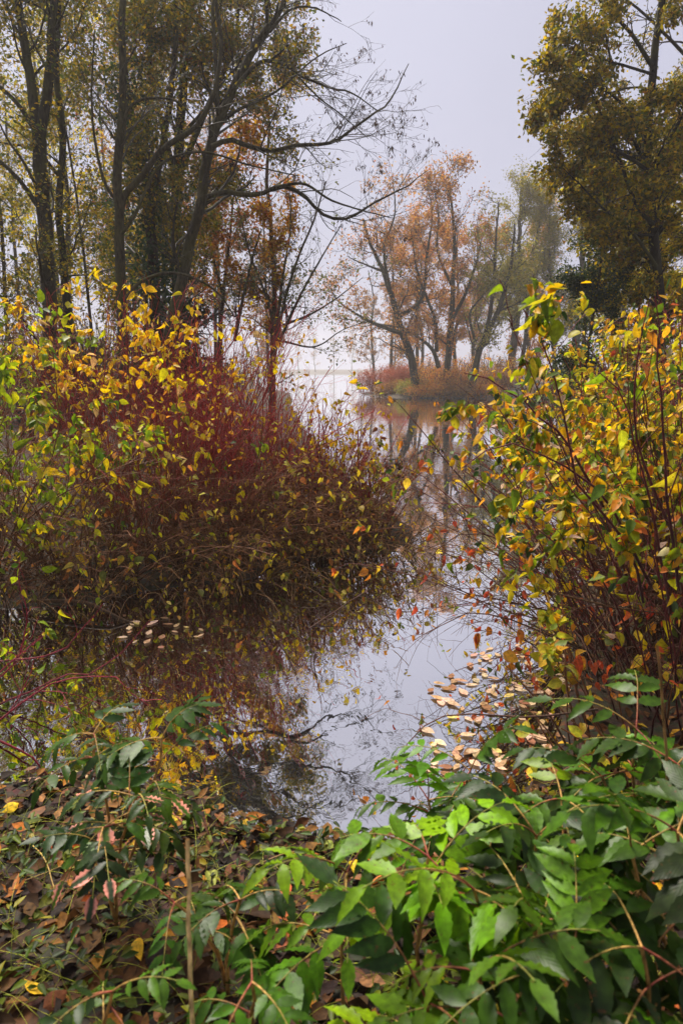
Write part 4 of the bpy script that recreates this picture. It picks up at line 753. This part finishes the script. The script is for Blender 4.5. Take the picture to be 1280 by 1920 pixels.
ln = U(.015, .095, len(x)); leafcloud(g, p, np.stack([np.cos(a), np.sin(a), U(-.2, .25, len(x))], 1), Z0 + rng.normal(0, .3, p.shape), ln, ln * U(.4, .75, len(x)), pick([((62, 42, 26), 4), ((92, 60, 32), 3), ((46, 36, 30), 3), ((122, 82, 36), 1.6), ((160, 104, 34), .8), ((84, 92, 26), 1.2)], len(x)), six=True)
o = bpy.data.objects.new('leaf_litter', g.mesh('leaf_litter', M_LITTER)); link(o); tag(o, 'dark brown leaf litter covering the near bank', 'leaf litter', kind='stuff')
g = G(); n = 6500; x, y = U(-4.2, 4.2, n), U(2.4, 10, n); ok = pond_dist(x, y) > -.03; x, y = x[ok], y[ok]; p = np.stack([x, y, ground_z(x, y) + .02], 1); a = U(0, 6.28, len(x)); ln = U(.05, .09, len(x))
leafcloud(g, p, np.stack([np.cos(a), np.sin(a), U(-.2, .3, len(x))], 1), Z0 + rng.normal(0, .35, p.shape), ln, ln * .55, pick([((110, 74, 44), 3), ((150, 104, 60), 2), ((200, 160, 50), 1)], len(x)))
o = bpy.data.objects.new('bank_litter', g.mesh('bank_litter', M_LITTER)); link(o); tag(o, 'brown fallen leaves under the dogwoods on both banks', 'leaf litter', kind='stuff')
g = G(); n = 2000; x, y = U(-1.9, 1.2, n), U(.9, 2.75, n); ok = pond_dist(x, y) > 0.0; x, y = x[ok], y[ok]; b = np.stack([x, y, ground_z(x, y)], 1); n = len(x)
d = nrm(np.stack([rng.normal(0, .7, n), rng.normal(0, .7, n), U(.3, 1.1, n)], 1)); P = np.empty((n, 6, 3)); P[:, 0] = b; st = U(.015, .05, (n, 1))
for j in range(1, 6): d = nrm(d + np.array([0, 0, -.22]) + rng.normal(0, .08, (n, 3))); P[:, j] = P[:, j - 1] + d * st
P[:, :, 2] = np.maximum(P[:, :, 2], b[:, None, 2] + .008); tubes(g, P, np.full((n, 6), .0016) * np.linspace(1, .3, 6), 3, lin((96, 112, 30)), lin((160, 156, 50)), jit=.3)
o = bpy.data.objects.new('grass', g.mesh('grass', M_TWIG)); link(o); tag(o, 'thin trailing grass over the near bank litter', 'grass', kind='stuff')
g = G(); n = 900; cx = [(-1.15, 2.35), (-.75, 2.5), (-.35, 2.3), (-.9, 1.7), (.05, 2.25), (-.4, 1.45), (.25, 1.6)]; k = rng.integers(len(cx), size=n); c = np.array(cx)[k]; x, y = c[:, 0] + rng.normal(0, .2, n), c[:, 1] + rng.normal(0, .16, n)
ok = pond_dist(x, y) > 0; x, y = x[ok], y[ok]; n = len(x); p = np.stack([x, y, ground_z(x, y) + U(.02, .1, n)], 1); a = U(0, 6.28, n); ln = U(.025, .055, n)
leafcloud(g, p, np.stack([np.cos(a), np.sin(a), U(-.3, .3, n)], 1), Z0 + rng.normal(0, .3, p.shape), ln, ln * .42, pick([((76, 98, 20), 3), ((112, 124, 26), 2), ((48, 70, 20), 3), ((170, 160, 40), .7)], n), six=True)
o = bpy.data.objects.new('ground_cover', g.mesh('ground_cover', M_CROWN)); link(o); tag(o, 'small green creeping leaves over the near bank', 'ground cover', kind='stuff')
